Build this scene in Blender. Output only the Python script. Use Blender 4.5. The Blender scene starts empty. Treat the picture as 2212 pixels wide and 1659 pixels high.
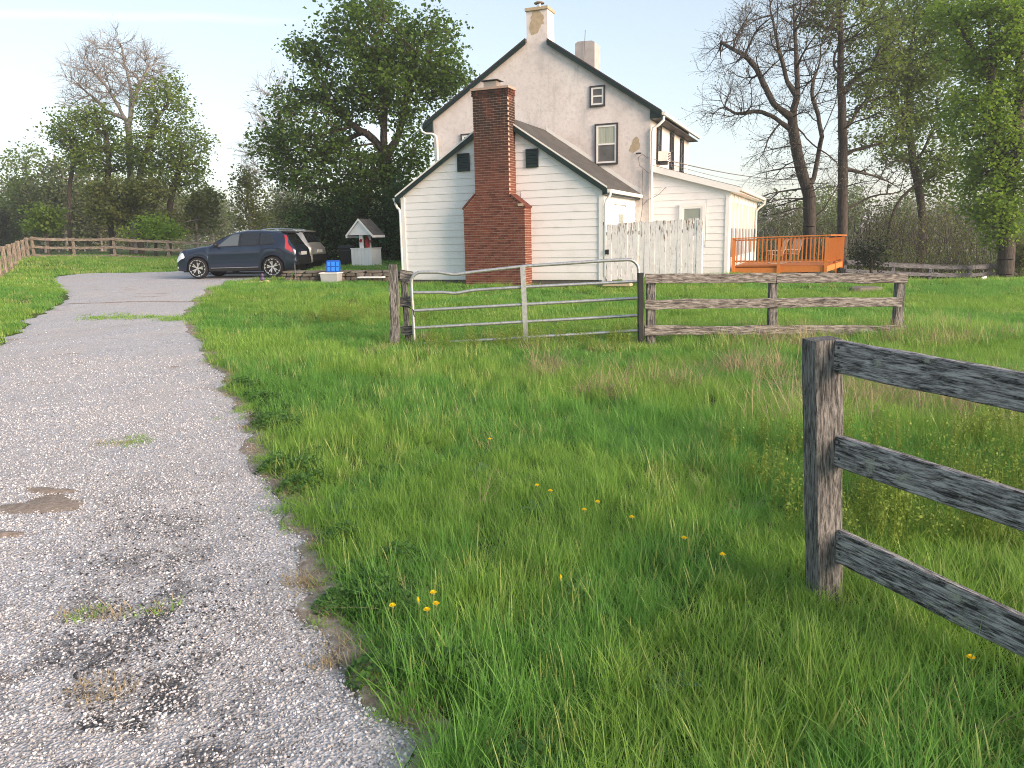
import bpy, bmesh, math, random
import numpy as np
from mathutils import Matrix, Vector, Euler
R = math.radians
rng = np.random.default_rng(7)
random.seed(7)
scene = bpy.context.scene

# ------------------------------------------------------------------ camera
PITCH, ROLL, HC, FPX, CXP, CYP = .188, .021, 1.7, 1661.0, 1106.0, 829.5
cp, sp_, cr, sr = math.cos(PITCH), math.sin(PITCH), math.cos(ROLL), math.sin(ROLL)
cam_d = bpy.data.cameras.new('camera')
cam = bpy.data.objects.new('camera', cam_d)
scene.collection.objects.link(cam)
fwd, up0, rt0 = Vector((0, cp, -sp_)), Vector((0, sp_, cp)), Vector((1, 0, 0))
rgt, upv = cr * rt0 - sr * up0, sr * rt0 + cr * up0
cam.matrix_world = Matrix(((rgt.x, upv.x, -fwd.x, 0), (rgt.y, upv.y, -fwd.y, 0), (rgt.z, upv.z, -fwd.z, HC), (0, 0, 0, 1)))
cam_d.sensor_fit = 'HORIZONTAL'; cam_d.sensor_width = 36.0; cam_d.lens = FPX / 2212 * 36
cam_d.clip_start = .05; cam_d.clip_end = 3000
scene.camera = cam

# ------------------------------------------------------------------ sky, sun, exposure
SUN_AZ_DIR = Vector((.79, -.61, 0)).normalized()      # towards the sun, on the ground
SUN_EL = R(17)
world = bpy.data.worlds.new('World'); scene.world = world; world.use_nodes = True
wn = world.node_tree; wn.nodes.clear()
sky = wn.nodes.new('ShaderNodeTexSky'); sky.sky_type = 'NISHITA'; sky.sun_disc = False
sky.sun_elevation = SUN_EL
sky.sun_rotation = math.atan2(SUN_AZ_DIR.x, SUN_AZ_DIR.y)
sky.altitude = 100; sky.air_density = 1.0; sky.dust_density = 1.0; sky.ozone_density = 1.0
bg = wn.nodes.new('ShaderNodeBackground'); bg.inputs[1].default_value = .106
wo = wn.nodes.new('ShaderNodeOutputWorld')
hs = wn.nodes.new('ShaderNodeHueSaturation'); hs.inputs['Saturation'].default_value = .9
wn.links.new(sky.outputs[0], hs.inputs['Color']); gm = wn.nodes.new('ShaderNodeGamma'); gm.inputs['Gamma'].default_value = .62
wn.links.new(hs.outputs[0], gm.inputs['Color']); 
# a faint high contrail
tcw = wn.nodes.new('ShaderNodeTexCoord'); nv = wn.nodes.new('ShaderNodeVectorMath'); nv.operation = 'DOT_PRODUCT'
def _ray(u, v):
    a, b = (u - CXP) / FPX, (v - CYP) / FPX; x, y = a * cr - b * sr, a * sr + b * cr; return Vector((x, cp - y * sp_, -sp_ - y * cp)).normalized()
nv.inputs[1].default_value = _ray(-200, 26).cross(_ray(620, 42)).normalized(); wn.links.new(tcw.outputs['Generated'], nv.inputs[0])
nzw = wn.nodes.new('ShaderNodeTexNoise'); nzw.inputs['Scale'].default_value = 9; nzw.inputs['Detail'].default_value = 6; wn.links.new(tcw.outputs['Generated'], nzw.inputs[0])
ad = wn.nodes.new('ShaderNodeMath'); ad.operation = 'MULTIPLY_ADD'; ad.inputs[1].default_value = .010; ad.inputs[2].default_value = -.005; wn.links.new(nzw.outputs[0], ad.inputs[0])
sb = wn.nodes.new('ShaderNodeMath'); sb.operation = 'ADD'; wn.links.new(nv.outputs['Value'], sb.inputs[0]); wn.links.new(ad.outputs[0], sb.inputs[1])
ab = wn.nodes.new('ShaderNodeMath'); ab.operation = 'ABSOLUTE'; wn.links.new(sb.outputs[0], ab.inputs[0])
mr_ = wn.nodes.new('ShaderNodeMapRange'); mr_.interpolation_type = 'SMOOTHSTEP'; mr_.inputs['From Min'].default_value = .0075; mr_.inputs['From Max'].default_value = .0; mr_.inputs['To Max'].default_value = .07; wn.links.new(ab.outputs[0], mr_.inputs[0])
sx = wn.nodes.new('ShaderNodeSeparateXYZ'); wn.links.new(tcw.outputs['Generated'], sx.inputs[0])
fd_ = wn.nodes.new('ShaderNodeMapRange'); fd_.interpolation_type = 'SMOOTHSTEP'; fd_.inputs['From Min'].default_value = -.16; fd_.inputs['From Max'].default_value = -.34; wn.links.new(sx.outputs[0], fd_.inputs[0])
mm = wn.nodes.new('ShaderNodeMath'); mm.operation = 'MULTIPLY'; wn.links.new(mr_.outputs[0], mm.inputs[0]); wn.links.new(fd_.outputs[0], mm.inputs[1])
mxw = wn.nodes.new('ShaderNodeMix'); mxw.data_type = 'RGBA'; wn.links.new(mm.outputs[0], mxw.inputs[0]); wn.links.new(gm.outputs[0], mxw.inputs[6]); mxw.inputs[7].default_value = (6, 6, 6, 1)
wn.links.new(mxw.outputs[2], bg.inputs[0]); wn.links.new(bg.outputs[0], wo.inputs[0])
sun_d = bpy.data.lights.new('sun', 'SUN'); sun_d.energy = 2.0; sun_d.angle = R(34); sun_d.color = (1.0, .74, .56)
sun = bpy.data.objects.new('sun', sun_d); scene.collection.objects.link(sun)
sd = SUN_AZ_DIR * math.cos(SUN_EL) + Vector((0, 0, math.sin(SUN_EL)))
sun.rotation_euler = sd.to_track_quat('Z', 'Y').to_euler()
sun.location = (10, -5, 12)
vs = scene.view_settings
vs.view_transform = 'Standard'; vs.look = 'None'; vs.gamma = 1; vs.use_curve_mapping = False
vs.exposure = 2.1
scene.cycles.use_denoising = True; scene.cycles.denoising_prefilter = 'NONE'; scene.cycles.filter_width = 1.0
scene.cycles.max_bounces = 5; scene.cycles.diffuse_bounces = 4; scene.cycles.glossy_bounces = 2; scene.cycles.transmission_bounces = 3; scene.cycles.transparent_max_bounces = 4
scene.cycles.use_adaptive_sampling = True; scene.cycles.adaptive_threshold = .015

# ------------------------------------------------------------------ pixel helpers (photo at 2212 wide -> world)
def ray(u, v):
    a, b = (u - CXP) / FPX, (v - CYP) / FPX
    x, y = a * cr - b * sr, a * sr + b * cr
    return np.array([x, cp - y * sp_, -sp_ - y * cp])
CAMP = np.array([0, 0, HC])
def at(u, v, Y):
    d = ray(u, v); return CAMP + d * (Y / d[1])

# ------------------------------------------------------------------ terrain height
def sm(a, b, x):
    t = np.clip((np.asarray(x, float) - a) / (b - a), 0, 1); return t * t * (3 - 2 * t)
YP = [-50, 0, 8, 12, 16, 20, 23, 30, 40, 60, 120, 400, 900]; ZP = [0, 0, 0, .04, .13, .28, .385, .48, .6, .75, 1.0, 2.0, 2.0]
RE = np.array([(-.2, -20), (-.28, 1.4), (-.34, 2.24), (-.36, 2.4), (-.48, 2.66), (-.65, 3.0), (-.81, 3.43), (-1.08, 3.87), (-1.35, 4.5), (-1.71, 5.35), (-2.09, 6.25), (-2.55, 7.28), (-3.28, 8.68), (-4.53, 11.48), (-5.75, 14.12), (-6.85, 16.3), (-7.7, 18.8), (-8.6, 22.2), (-9.2, 25.6), (-8.2, 26.7), (-7.5, 27.6), (-7.2, 34)])
LE = np.array([(-4.3, -20), (-4.6, 1.4), (-5.2, 4), (-6.5, 8), (-8.92, 13.35), (-10.33, 16.46), (-11.3, 18.95), (-12.05, 21.1), (-12.9, 22.5), (-15.7, 26.6), (-18.2, 30.5), (-19.2, 33.2), (-19.0, 34.2)])
_kn = np.random.default_rng(17).normal(0, 1, (4, 4000))
def wob(y, s):
    i = int(s) % 4; y = np.asarray(y, float) + 20
    return .075 * np.interp(y / .9, np.arange(4000), _kn[i]) + .05 * np.interp(y / .31, np.arange(4000), _kn[(i + 1) % 4]) + .028 * np.interp(y / .11, np.arange(4000), _kn[(i + 2) % 4])
def xr(y): return np.interp(y, RE[:, 1], RE[:, 0]) + wob(y, 1.3)
def xl(y): return np.interp(y, LE[:, 1], LE[:, 0]) + wob(y, 4.1)
def gz(x, y):
    x = np.asarray(x, float); y = np.asarray(y, float)
    z = np.interp(y, YP, ZP)
    d = np.interp(y, LE[:, 1], LE[:, 0]) - x
    z = z + .40 * sm(.2, 6, d) * sm(12, 27, y) * (1 - sm(60, 120, y))
    z = z + .28 * sm(34.2, 39, y) * sm(-4, -12, x) * (1 - sm(60, 120, y)) * (1 - .7 * sm(.2, 6, d))
    z = z + .25 * sm(-7.15, -6.85, x) * sm(25.0, 25.3, y) * (1 - sm(-3.2, -2.4, x)) * (1 - sm(36, 46, y))
    z = z - .10 * np.clip(y - 20.3, 0, 16) * sm(6.5, 13, x) * (1 - sm(80, 200, y))
    z = z + .012 * np.sin(x * 1.7 + .5) * np.sin(y * 1.3 + 1) + .008 * np.sin(x * 3.9) * np.sin(y * 4.3)
    return z
def on_drive(x, y, m=0.0):
    return (x > xl(y) - m) & (x < xr(y) + m) & (y < 34.0 + m)

# ------------------------------------------------------------------ materials
class Mat:
    def __init__(s, name, rough=.8, spec=.3):
        s.m = bpy.data.materials.new(name); s.m.use_nodes = True; s.nt = s.m.node_tree
        s.b = s.nt.nodes['Principled BSDF']; s.out = s.nt.nodes['Material Output']
        s.set(Roughness=rough); s.b.inputs['Specular IOR Level'].default_value = spec
        s._tc = None
    def set(s, **k):
        for n, v in k.items(): s.b.inputs[n.replace('_', ' ')].default_value = v
    def n(s, t, **props):
        nd = s.nt.nodes.new(t)
        for k, v in props.items(): setattr(nd, k, v)
        return nd
    def l(s, a, b): s.nt.links.new(a, b)
    def obj(s):
        if s._tc is None: s._tc = s.n('ShaderNodeTexCoord')
        return s._tc.outputs['Object']
    def world(s): return s.n('ShaderNodeNewGeometry').outputs['Position']
    def scaled(s, src, sc):
        mp = s.n('ShaderNodeMapping'); mp.inputs['Scale'].default_value = sc; s.l(src, mp.inputs[0]); return mp.outputs[0]
    def noise(s, src, scale, detail=4, rough=.6, dist=0):
        nd = s.n('ShaderNodeTexNoise'); nd.inputs['Scale'].default_value = scale; nd.inputs['Detail'].default_value = detail
        nd.inputs['Roughness'].default_value = rough; nd.inputs['Distortion'].default_value = dist; s.l(src, nd.inputs[0]); return nd.outputs[0]
    def vor(s, src, scale, out='Distance', feature='F1'):
        nd = s.n('ShaderNodeTexVoronoi', feature=feature); nd.inputs['Scale'].default_value = scale; s.l(src, nd.inputs[0]); return nd.outputs[out]
    def ramp(s, fac, stops, interp='LINEAR'):
        nd = s.n('ShaderNodeValToRGB'); cr_ = nd.color_ramp; cr_.interpolation = interp
        while len(cr_.elements) < len(stops): cr_.elements.new(.5)
        for e, (p, c) in zip(cr_.elements, stops):
            e.position = p; e.color = (c, c, c, 1) if not hasattr(c, '__len__') else (*c, 1)
        s.l(fac, nd.inputs[0]); return nd.outputs[0]
    def mix(s, fac, a, b, mode='MIX'):
        nd = s.n('ShaderNodeMix', data_type='RGBA', blend_type=mode)
        for sock, v in ((nd.inputs[0], fac), (nd.inputs[6], a), (nd.inputs[7], b)):
            if hasattr(v, 'is_output'): s.l(v, sock)
            elif hasattr(v, '__len__'): sock.default_value = (*v, 1)
            else: sock.default_value = v
        return nd.outputs[2]
    def math(s, op, a, b=0.0):
        nd = s.n('ShaderNodeMath', operation=op)
        for sock, v in ((nd.inputs[0], a), (nd.inputs[1], b)):
            if hasattr(v, 'is_output'): s.l(v, sock)
            else: sock.default_value = v
        return nd.outputs[0]
    def sep(s, src, ax):
        nd = s.n('ShaderNodeSeparateXYZ'); s.l(src, nd.inputs[0]); return nd.outputs[ax]
    def rand(s): return s.n('ShaderNodeObjectInfo').outputs['Random']
    def col(s, src):
        if hasattr(src, 'is_output'): s.l(src, s.b.inputs['Base Color'])
        else: s.b.inputs['Base Color'].default_value = (*src, 1)
        return s
    def bump(s, h, strength=.3, dist=.01):
        nd = s.n('ShaderNodeBump'); nd.inputs['Strength'].default_value = strength; nd.inputs['Distance'].default_value = dist
        s.l(h, nd.inputs['Height']); s.l(nd.outputs[0], s.b.inputs['Normal']); return s
    def translucent(s, colour, amount):
        t = s.n('ShaderNodeBsdfTranslucent'); mx = s.n('ShaderNodeMixShader'); mx.inputs[0].default_value = amount
        if hasattr(colour, 'is_output'): s.l(colour, t.inputs[0])
        else: t.inputs[0].default_value = (*colour, 1)
        s.l(s.b.outputs[0], mx.inputs[1]); s.l(t.outputs[0], mx.inputs[2]); s.l(mx.outputs[0], s.out.inputs[0]); return s

M = {}
def simple(name, c, rough=.7, spec=.3, var=.12, scale=6, metal=0):
    m = Mat(name, rough, spec); m.set(Metallic=metal)
    nz = m.noise(m.obj(), scale, 5)
    m.col(m.mix(nz, tuple(x * (1 - var) for x in c), tuple(min(1, x * (1 + var)) for x in c)))
    M[name] = m.m; return m

def make_materials():
    # ground under the grass
    m = Mat('soil_turf', .95, .1); w = m.world()
    a = m.noise(w, 1.2, 6); b = m.noise(w, 14, 4)
    c = m.mix(m.ramp(a, [(.35, 0), (.65, 1)]), (.050, .085, .020), (.085, .120, .032))
    m.col(m.mix(m.ramp(b, [(.5, 0), (.75, .5)]), c, (.09, .07, .04))); m.bump(b, .6, .03); M['turf'] = m.m
    # gravel driveway
    m = Mat('worn_gravel', .9, .25); w = m.world()
    s1 = m.vor(w, 75, 'Color'); g1 = m.sep(s1, 0)
    stone = m.ramp(g1, [(0, (.065, .067, .072)), (.25, (.235, .24, .25)), (.6, (.44, .45, .47)), (1, (.67, .685, .71))])
    far_ = m.ramp(m.noise(w, 22, 6, .7), [(.3, (.33, .332, .34)), (.7, (.60, .607, .625))])
    base = m.mix(.55, stone, far_)
    big = m.noise(m.scaled(w, (1, .55, 1)), .9, 5, .6)
    base = m.mix(m.ramp(big, [(.42, .55), (.58, 0)]), base, (.44, .425, .41))
    dirt = m.ramp(m.noise(m.scaled(w, (1, 1.7, 1)), .75, 4, .55, .4), [(.64, 0), (.72, .85)])
    base = m.mix(dirt, base, (.25, .185, .135))
    # dark asphalt worn through along the middle near the road end
    yy = m.sep(w, 1); xx = m.sep(w, 0)
    band = m.math('ADD', m.math('MULTIPLY', yy, -.40), -.42)                 # centre line of the worn streak
    dd = m.math('ABSOLUTE', m.math('SUBTRACT', xx, band))
    nearm = m.math('MULTIPLY', m.ramp(m.math('MULTIPLY', dd, 1.1), [(.15, 1), (.95, 0)]), m.ramp(m.math('MULTIPLY', yy, .12), [(.3, 1), (.75, 0)]))
    asp = m.math('MULTIPLY', nearm, m.ramp(m.noise(w, 3.2, 6, .7), [(.46, 0), (.58, 1)]))
    gaps = m.ramp(m.vor(w, 75), [(.25, 0), (.55, 1)])
    base = m.mix(m.math('MULTIPLY', asp, m.math('ADD', .55, m.math('MULTIPLY', gaps, .4))), base, (.035, .037, .04))
    m.col(base); m.bump(m.vor(w, 75), .7, .012); M['gravel'] = m.m
    m = Mat('gravel_stone', .75, .3)
    r = m.rand(); c = m.ramp(r, [(0, (.055, .057, .062)), (.25, (.22, .225, .235)), (.45, (.40, .395, .385)), (.68, (.49, .50, .52)), (1, (.76, .775, .80))])
    m.col(m.mix(.25, c, m.ramp(m.noise(m.obj(), 60, 3), [(.3, .15), (.7, .8)]))); M['stone_bit'] = m.m
    m = Mat('dark_gravel_stone', .8, .3); r = m.rand()
    m.col(m.ramp(r, [(0, (.03, .031, .034)), (.55, (.08, .08, .085)), (.75, (.30, .30, .30)), (1, (.6, .6, .6))])); M['stone_dark'] = m.m
    # greens
    def green(name, dark, light, tr=.35, rough=.55, sc=.5):
        m = Mat(name, rough, .25 if 'grass' not in name else .5); r = m.rand(); w = m.world()
        p = m.noise(w, sc, 4)
        f = m.math('ADD', m.math('MULTIPLY', r, .5), m.math('MULTIPLY', m.ramp(p, [(.3, 0), (.7, 1)]), .5))
        c = m.mix(f, dark, light); m.col(c)
        m.translucent(m.mix(.5, c, tuple(min(1, x * 1.5) for x in light)), tr); M[name] = m.m
    green('grass_blade', (.130, .275, .038), (.295, .475, .086), .46)
    green('grass_lush', (.092, .255, .042), (.210, .420, .078), .46)
    green('grass_pale', (.26, .36, .08), (.42, .48, .16), .35)
    green('clover_leaf', (.055, .145, .030), (.10, .21, .05), .35)
    green('dock_leaf', (.07, .17, .05), (.13, .25, .08), .35, .5)
    green('weed_yellow', (.14, .24, .035), (.26, .34, .07), .4)
    green('straw', (.27, .215, .12), (.48, .40, .25), .25, .8)
    green('maple_leaf', (.036, .095, .016), (.105, .180, .032), .42)
    green('spring_leaf', (.075, .145, .024), (.175, .245, .050), .45)
    green('vine_leaf', (.080, .185, .020), (.21, .33, .040), .45)
    green('dark_leaf', (.024, .062, .016), (.055, .110, .028), .3)
    green('olive_leaf', (.085, .115, .032), (.16, .19, .055), .4)
    green('far_leaf', (.075, .11, .038), (.13, .17, .06), .35, .7, .05)
    green('bud', (.16, .17, .10), (.26, .25, .17), .35)
    green('black_leaf', (.010, .020, .010), (.022, .036, .016), .15)
    # bark
    m = Mat('bark', .95, .15); w = m.world(); nz = m.noise(m.scaled(w, (6, 6, 1.2)), 3, 6)
    m.col(m.ramp(nz, [(.3, (.030, .026, .023)), (.7, (.11, .097, .085))])); m.bump(nz, .8, .03); M['bark'] = m.m
    m = Mat('bark_pale', .95, .15); w = m.world(); nz = m.noise(m.scaled(w, (6, 6, 1.2)), 3, 6)
    m.col(m.ramp(nz, [(.3, (.13, .122, .115)), (.7, (.33, .315, .30))])); m.bump(nz, .8, .03); M['bark_pale'] = m.m
    # weathered fence wood, grain along local X
    def wood(name, dark, mid, light, lichen=0.0, sc=1.0):
        m = Mat(name, .9, .2); o = m.obj()
        add = m.n('ShaderNodeVectorMath', operation='ADD'); cmb = m.n('ShaderNodeCombineXYZ')
        r = m.math('MULTIPLY', m.rand(), 37.0); m.l(r, cmb.inputs[0]); m.l(r, cmb.inputs[2]); m.l(o, add.inputs[0]); m.l(cmb.outputs[0], add.inputs[1])
        p = add.outputs[0]
        g1 = m.noise(m.scaled(p, (3.5 * sc, 26 * sc, 26 * sc)), 1.6, 8, .72, .6)
        g2 = m.noise(m.scaled(p, (8 * sc, 90 * sc, 90 * sc)), 1.2, 5, .65)
        f = m.math('ADD', m.math('MULTIPLY', g1, .7), m.math('MULTIPLY', g2, .3))
        c = m.ramp(f, [(.42, dark), (.495, mid), (.585, light)])
        if lichen:
            lm = m.ramp(m.noise(p, 7, 6, .75), [(.66 - .1 * lichen, 0), (.72 - .08 * lichen, .8)])
            c = m.mix(lm, c, (.34, .37, .29))
        m.col(c); m.bump(f, .9, .012); M[name] = m.m
    wood('weathered_rail', (.032, .031, .031), (.19, .19, .19), (.44, .44, .44), .9, 1.8)
    wood('weathered_post', (.042, .042, .042), (.13, .128, .124), (.26, .255, .245), .35, 2.0)
    wood('brown_rail', (.050, .045, .042), (.165, .152, .142), (.34, .325, .305), .0)
    wood('grey_post', (.035, .036, .037), (.10, .10, .10), (.27, .265, .25), .35)
    wood('far_rail', (.10, .085, .07), (.24, .20, .16), (.38, .33, .27))
    wood('dark_rail', (.035, .036, .042), (.085, .088, .10), (.17, .175, .19))
    # peeling painted planks (grain along X, X up)
    m = Mat('peeling_white', .75, .25); o = m.obj()
    add = m.n('ShaderNodeVectorMath', operation='ADD'); cmb = m.n('ShaderNodeCombineXYZ'); r = m.math('MULTIPLY', m.rand(), 51.0); m.l(r, cmb.inputs[1]); m.l(r, cmb.inputs[0]); m.l(o, add.inputs[0]); m.l(cmb.outputs[0], add.inputs[1]); p = add.outputs[0]
    k = m.noise(m.scaled(p, (2.2, 22, 22)), 1.5, 7, .65)
    hx = m.sep(o, 0); top = m.ramp(m.math('MULTIPLY', hx, .5), [(.42, 0), (.80, .105)])
    kk = m.math('ADD', k, top)
    wd = m.ramp(m.noise(m.scaled(p, (4, 60, 60)), 1.2, 6), [(.35, (.10, .066, .042)), (.65, (.26, .18, .12))])
    paint = m.ramp(m.noise(p, 9, 5), [(.3, (.66, .66, .66)), (.7, (.80, .80, .80))])
    m.col(m.mix(m.ramp(kk, [(.62, 0), (.655, 1)]), paint, wd)); m.bump(kk, .4, .006); M['peeling'] = m.m
    # house
    m = Mat('white_siding', .55, .35); o = m.obj()
    gr = m.noise(m.scaled(o, (1.2, 1.2, 1.6)), 1.3, 6, .65); g2 = m.noise(o, 25, 4)
    c = m.mix(m.ramp(gr, [(.52, 0), (.78, .45)]), (.80, .80, .805), (.53, .53, .51))
    z = m.sep(o, 2); c = m.mix(m.math('MULTIPLY', m.ramp(z, [(0.05, .5), (.30, 0)]), g2), c, (.35, .36, .25))
    m.col(c); M['siding'] = m.m
    m = Mat('old_stucco', .9, .2); o = m.obj()
    a = m.noise(o, 1.1, 7, .68); b = m.noise(o, 9, 6, .7); f = m.noise(o, 60, 3)
    c = m.ramp(a, [(.3, (.56, .515, .49)), (.5, (.71, .66, .635)), (.72, (.79, .75, .725))])
    c = m.mix(m.ramp(b, [(.50, 0), (.72, .6)]), c, (.47, .445, .43))
    st = m.noise(m.scaled(o, (2.2, 2.2, .45)), 1.6, 6, .6); c = m.mix(m.ramp(st, [(.56, 0), (.70, .55)]), c, (.46, .45, .44))
    # faint old blue-green paint showing through
    gp = m.ramp(m.noise(o, .8, 4, .5), [(.62, 0), (.7, .35)]); c = m.mix(gp, c, (.56, .66, .61))
    m.col(c); m.bump(m.math('ADD', m.math('MULTIPLY', b, .7), m.math('MULTIPLY', f, .3)), .55, .02); M['stucco'] = m.m
    simple('grey_stucco', (.42, .40, .39), .9, .2, .3, 4)
    simple('bare_render', (.44, .36, .25), .95, .1, .35, 9)
    simple('dark_green_paint', (.007, .022, .019), .45, .4, .3)
    simple('white_trim', (.79, .79, .775), .5, .35, .05, 4)
    simple('white_metal', (.76, .76, .73), .4, .4, .08, 5)
    simple('black_paint', (.018, .020, .022), .5, .4, .2)
    simple('charcoal_trim', (.055, .055, .06), .6, .3, .2)
    m = Mat('asphalt_shingle', .95, .15); o = m.obj()
    vv = m.vor(m.scaled(o, (5, 3, 7)), 1.0, 'Color'); c = m.mix(m.sep(vv, 0), (.075, .075, .072), (.135, .132, .125))
    m.col(m.mix(m.noise(o, 40, 4), c, (.06, .06, .058))); m.bump(m.noise(o, 60, 3), .5, .01); M['shingle'] = m.m
    m = Mat('brick_red', .9, .2); r = m.rand(); o = m.obj()
    c = m.ramp(r, [(0, (.095, .032, .023)), (.35, (.13, .041, .029)), (.7, (.16, .049, .034)), (1, (.20, .070, .047))])
    w = m.n('ShaderNodeNewGeometry').outputs['Position']; zz = m.sep(w, 2)
    soot = m.noise(m.scaled(w, (3, 3, .8)), 1.4, 6, .6)
    sm_ = m.math('MULTIPLY', m.ramp(soot, [(.32, 0), (.50, 1)]), m.ramp(m.math('MULTIPLY', m.math('SUBTRACT', zz, 3.0), .33), [(.05, .2), (.6, 1.0)]))
    c = m.mix(sm_, c, (.040, .026, .022))
    al = m.math('MULTIPLY', m.ramp(m.noise(w, 4, 4), [(.45, 0), (.6, .7)]), m.ramp(zz, [(.4, 1), (.62, 0)])); c = m.mix(al, c, (.15, .15, .06))
    c = m.mix(m.ramp(m.noise(w, 7, 5), [(.62, 0), (.75, .35)]), c, (.16, .14, .11))
    m.col(m.mix(.25, c, m.ramp(m.noise(w, 90, 3), [(.3, .05), (.7, .25)]), 'MULTIPLY') if False else c); m.bump(m.noise(w, 60, 4), .4, .006); M['brick'] = m.m
    simple('mortar', (.40, .30, .245), .95, .1, .25, 20)
    simple('chimney_metal', (.42, .36, .30), .45, .5, .2, 8, .6)
    m = Mat('window_glass', .06, .6); m.col((.035, .042, .045)); M['glass'] = m.m
    m = Mat('curtained_glass', .10, .5); o = m.obj(); cu = m.noise(m.scaled(o, (22, 1, 1.2)), 1.0, 3)
    m.col(m.ramp(cu, [(.3, (.27, .31, .25)), (.7, (.44, .47, .38))])); M['curtain'] = m.m
    m = Mat('window_screen', .55, .3); m.col(m.ramp(m.noise(m.obj(), 3, 3), [(.3, (.10, .105, .105)), (.7, (.16, .165, .165))])); M['screen'] = m.m
    m = Mat('roller_shade', .12, .5); m.col(m.ramp(m.noise(m.obj(), 2, 3), [(.3, (.22, .265, .235)), (.7, (.30, .34, .30))])); M['shade'] = m.m
    m = Mat('cream_blind', .3, .4); m.col((.62, .55, .45)); M['blind'] = m.m
    # deck stain
    m = Mat('orange_stain', .6, .3); o = m.obj(); nz = m.noise(m.scaled(o, (3, 3, 3)), 3, 5)
    m.col(m.mix(nz, (.46, .150, .034), (.62, .225, .058))); M['deck'] = m.m
    simple('stone_dark_fieldstone', (.19, .165, .14), .95, .15, .5, 7)
    m = Mat('fieldstone', .95, .15); r = m.rand(); c = m.ramp(r, [(0, (.13, .105, .085)), (.5, (.235, .20, .165)), (1, (.34, .30, .255))])
    m.col(m.mix(m.noise(m.obj(), 8, 5), c, (.09, .085, .07))); m.bump(m.noise(m.obj(), 14, 5), .7, .03); M['fieldstone'] = m.m
    simple('foundation_stone', (.14, .13, .12), .95, .1, .5, 6)
    # metals, plastics, cars
    m = Mat('galvanised_tube', .42, .5); m.set(Metallic=.75); nz = m.noise(m.obj(), 18, 5)
    m.col(m.ramp(nz, [(.3, (.36, .38, .38)), (.7, (.58, .60, .60))])); M['galv'] = m.m
    simple('cut_wood', (.55, .27, .12), .9, .1, .2)
    m = Mat('blue_car_paint', .28, .5); m.col((.018, .032, .062)); m.set(Metallic=.55, Coat_Weight=.9, Coat_Roughness=.06); M['paint_blue'] = m.m
    m = Mat('silver_car_paint', .35, .5); m.col((.44, .44, .40)); m.set(Metallic=.5, Coat_Weight=.8, Coat_Roughness=.08); M['paint_grey'] = m.m
    m = Mat('car_glass', .04, .7); m.col((.012, .015, .018)); m.set(Coat_Weight=.5); M['car_glass'] = m.m
    m = Mat('clear_car_glass', .04, .7); m.col((.09, .11, .12)); m.set(Coat_Weight=.5); M['car_glass_clear'] = m.m
    simple('tyre_rubber', (.012, .012, .013), .8, .3, .2)
    simple('black_plastic', (.014, .015, .016), .55, .4, .2)
    m = Mat('alloy', .25, .6); m.col((.66, .66, .66)); m.set(Metallic=.85); M['alloy'] = m.m
    m = Mat('red_lamp', .12, .6); m.col((.40, .014, .014)); m.set(Coat_Weight=.8); M['red_lamp'] = m.m
    m = Mat('clear_lamp', .08, .7); m.col((.72, .74, .76)); m.set(Coat_Weight=.8); M['clear_lamp'] = m.m
    m = Mat('chrome', .18, .6); m.col((.62, .63, .64)); m.set(Metallic=.95); M['chrome'] = m.m
    simple('pale_blue_plastic', (.03, .24, .80), .4, .4, .1)
    simple('blue_plastic', (.010, .10, .50), .4, .4, .12)
    m = Mat('clear_tub', .25, .4); m.col((.50, .53, .54)); m.set(Alpha=.62); M['tub'] = m.m
    simple('white_plastic', (.80, .80, .80), .4, .4, .04)
    simple('red_paint', (.33, .02, .02), .5, .4, .2)
    simple('furniture_wood', (.42, .35, .29), .8, .2, .2)
    simple('red_brown_wood', (.20, .055, .030), .7, .2, .2)
    m = Mat('dandelion_yellow', .7, .2); m.col((.80, .58, .015)); M['dandelion'] = m.m
    simple('dandelion_stem', (.16, .22, .07), .7, .2, .2)
    m = Mat('grey_cable', .7, .3); m.col((.16, .15, .16)); M['cable'] = m.m
    simple('field_rock', (.17, .155, .135), .95, .1, .4, 7)
    simple('purple_toy', (.10, .07, .14), .5, .4, .2)
    simple('rail_rubber', (.03, .03, .03), .7, .2, .1)
make_materials()

# ------------------------------------------------------------------ geometry helpers
COL = scene.collection
def link(o, parent=None):
    COL.objects.link(o)
    if parent is not None: o.parent = parent
    return o
def tag(o, label=None, cat=None, group=None, kind=None):
    for k, v in (('label', label), ('category', cat), ('group', group), ('kind', kind)):
        if v: o[k] = v
    return o
def thing(name, label, cat, loc=(0, 0, 0), rz=0.0, group=None):
    o = bpy.data.objects.new(name, None); o.empty_display_size = .2; COL.objects.link(o)
    o.location = loc; o.rotation_euler = (0, 0, rz); return tag(o, label, cat, group)
def raw(name, v, f, mat, smooth=False, sharp=None):
    me = bpy.data.meshes.new(name)
    if isinstance(v, np.ndarray) and isinstance(f, np.ndarray):
        me.vertices.add(len(v)); me.vertices.foreach_set('co', np.ascontiguousarray(v, np.float32).ravel())
        k = f.shape[1]; me.loops.add(f.size); me.loops.foreach_set('vertex_index', f.astype(np.int32).ravel())
        me.polygons.add(len(f)); me.polygons.foreach_set('loop_start', np.arange(0, f.size, k, dtype=np.int32))
        me.update(calc_edges=True)
    else:
        me.from_pydata([tuple(map(float, p)) for p in v], [], f)
    if mat: me.materials.append(M[mat])
    if smooth:
        me.polygons.foreach_set('use_smooth', np.ones(len(me.polygons), dtype=bool))
        if sharp: me.set_sharp_from_angle(angle=R(sharp))
    me.update(); return me
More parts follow.
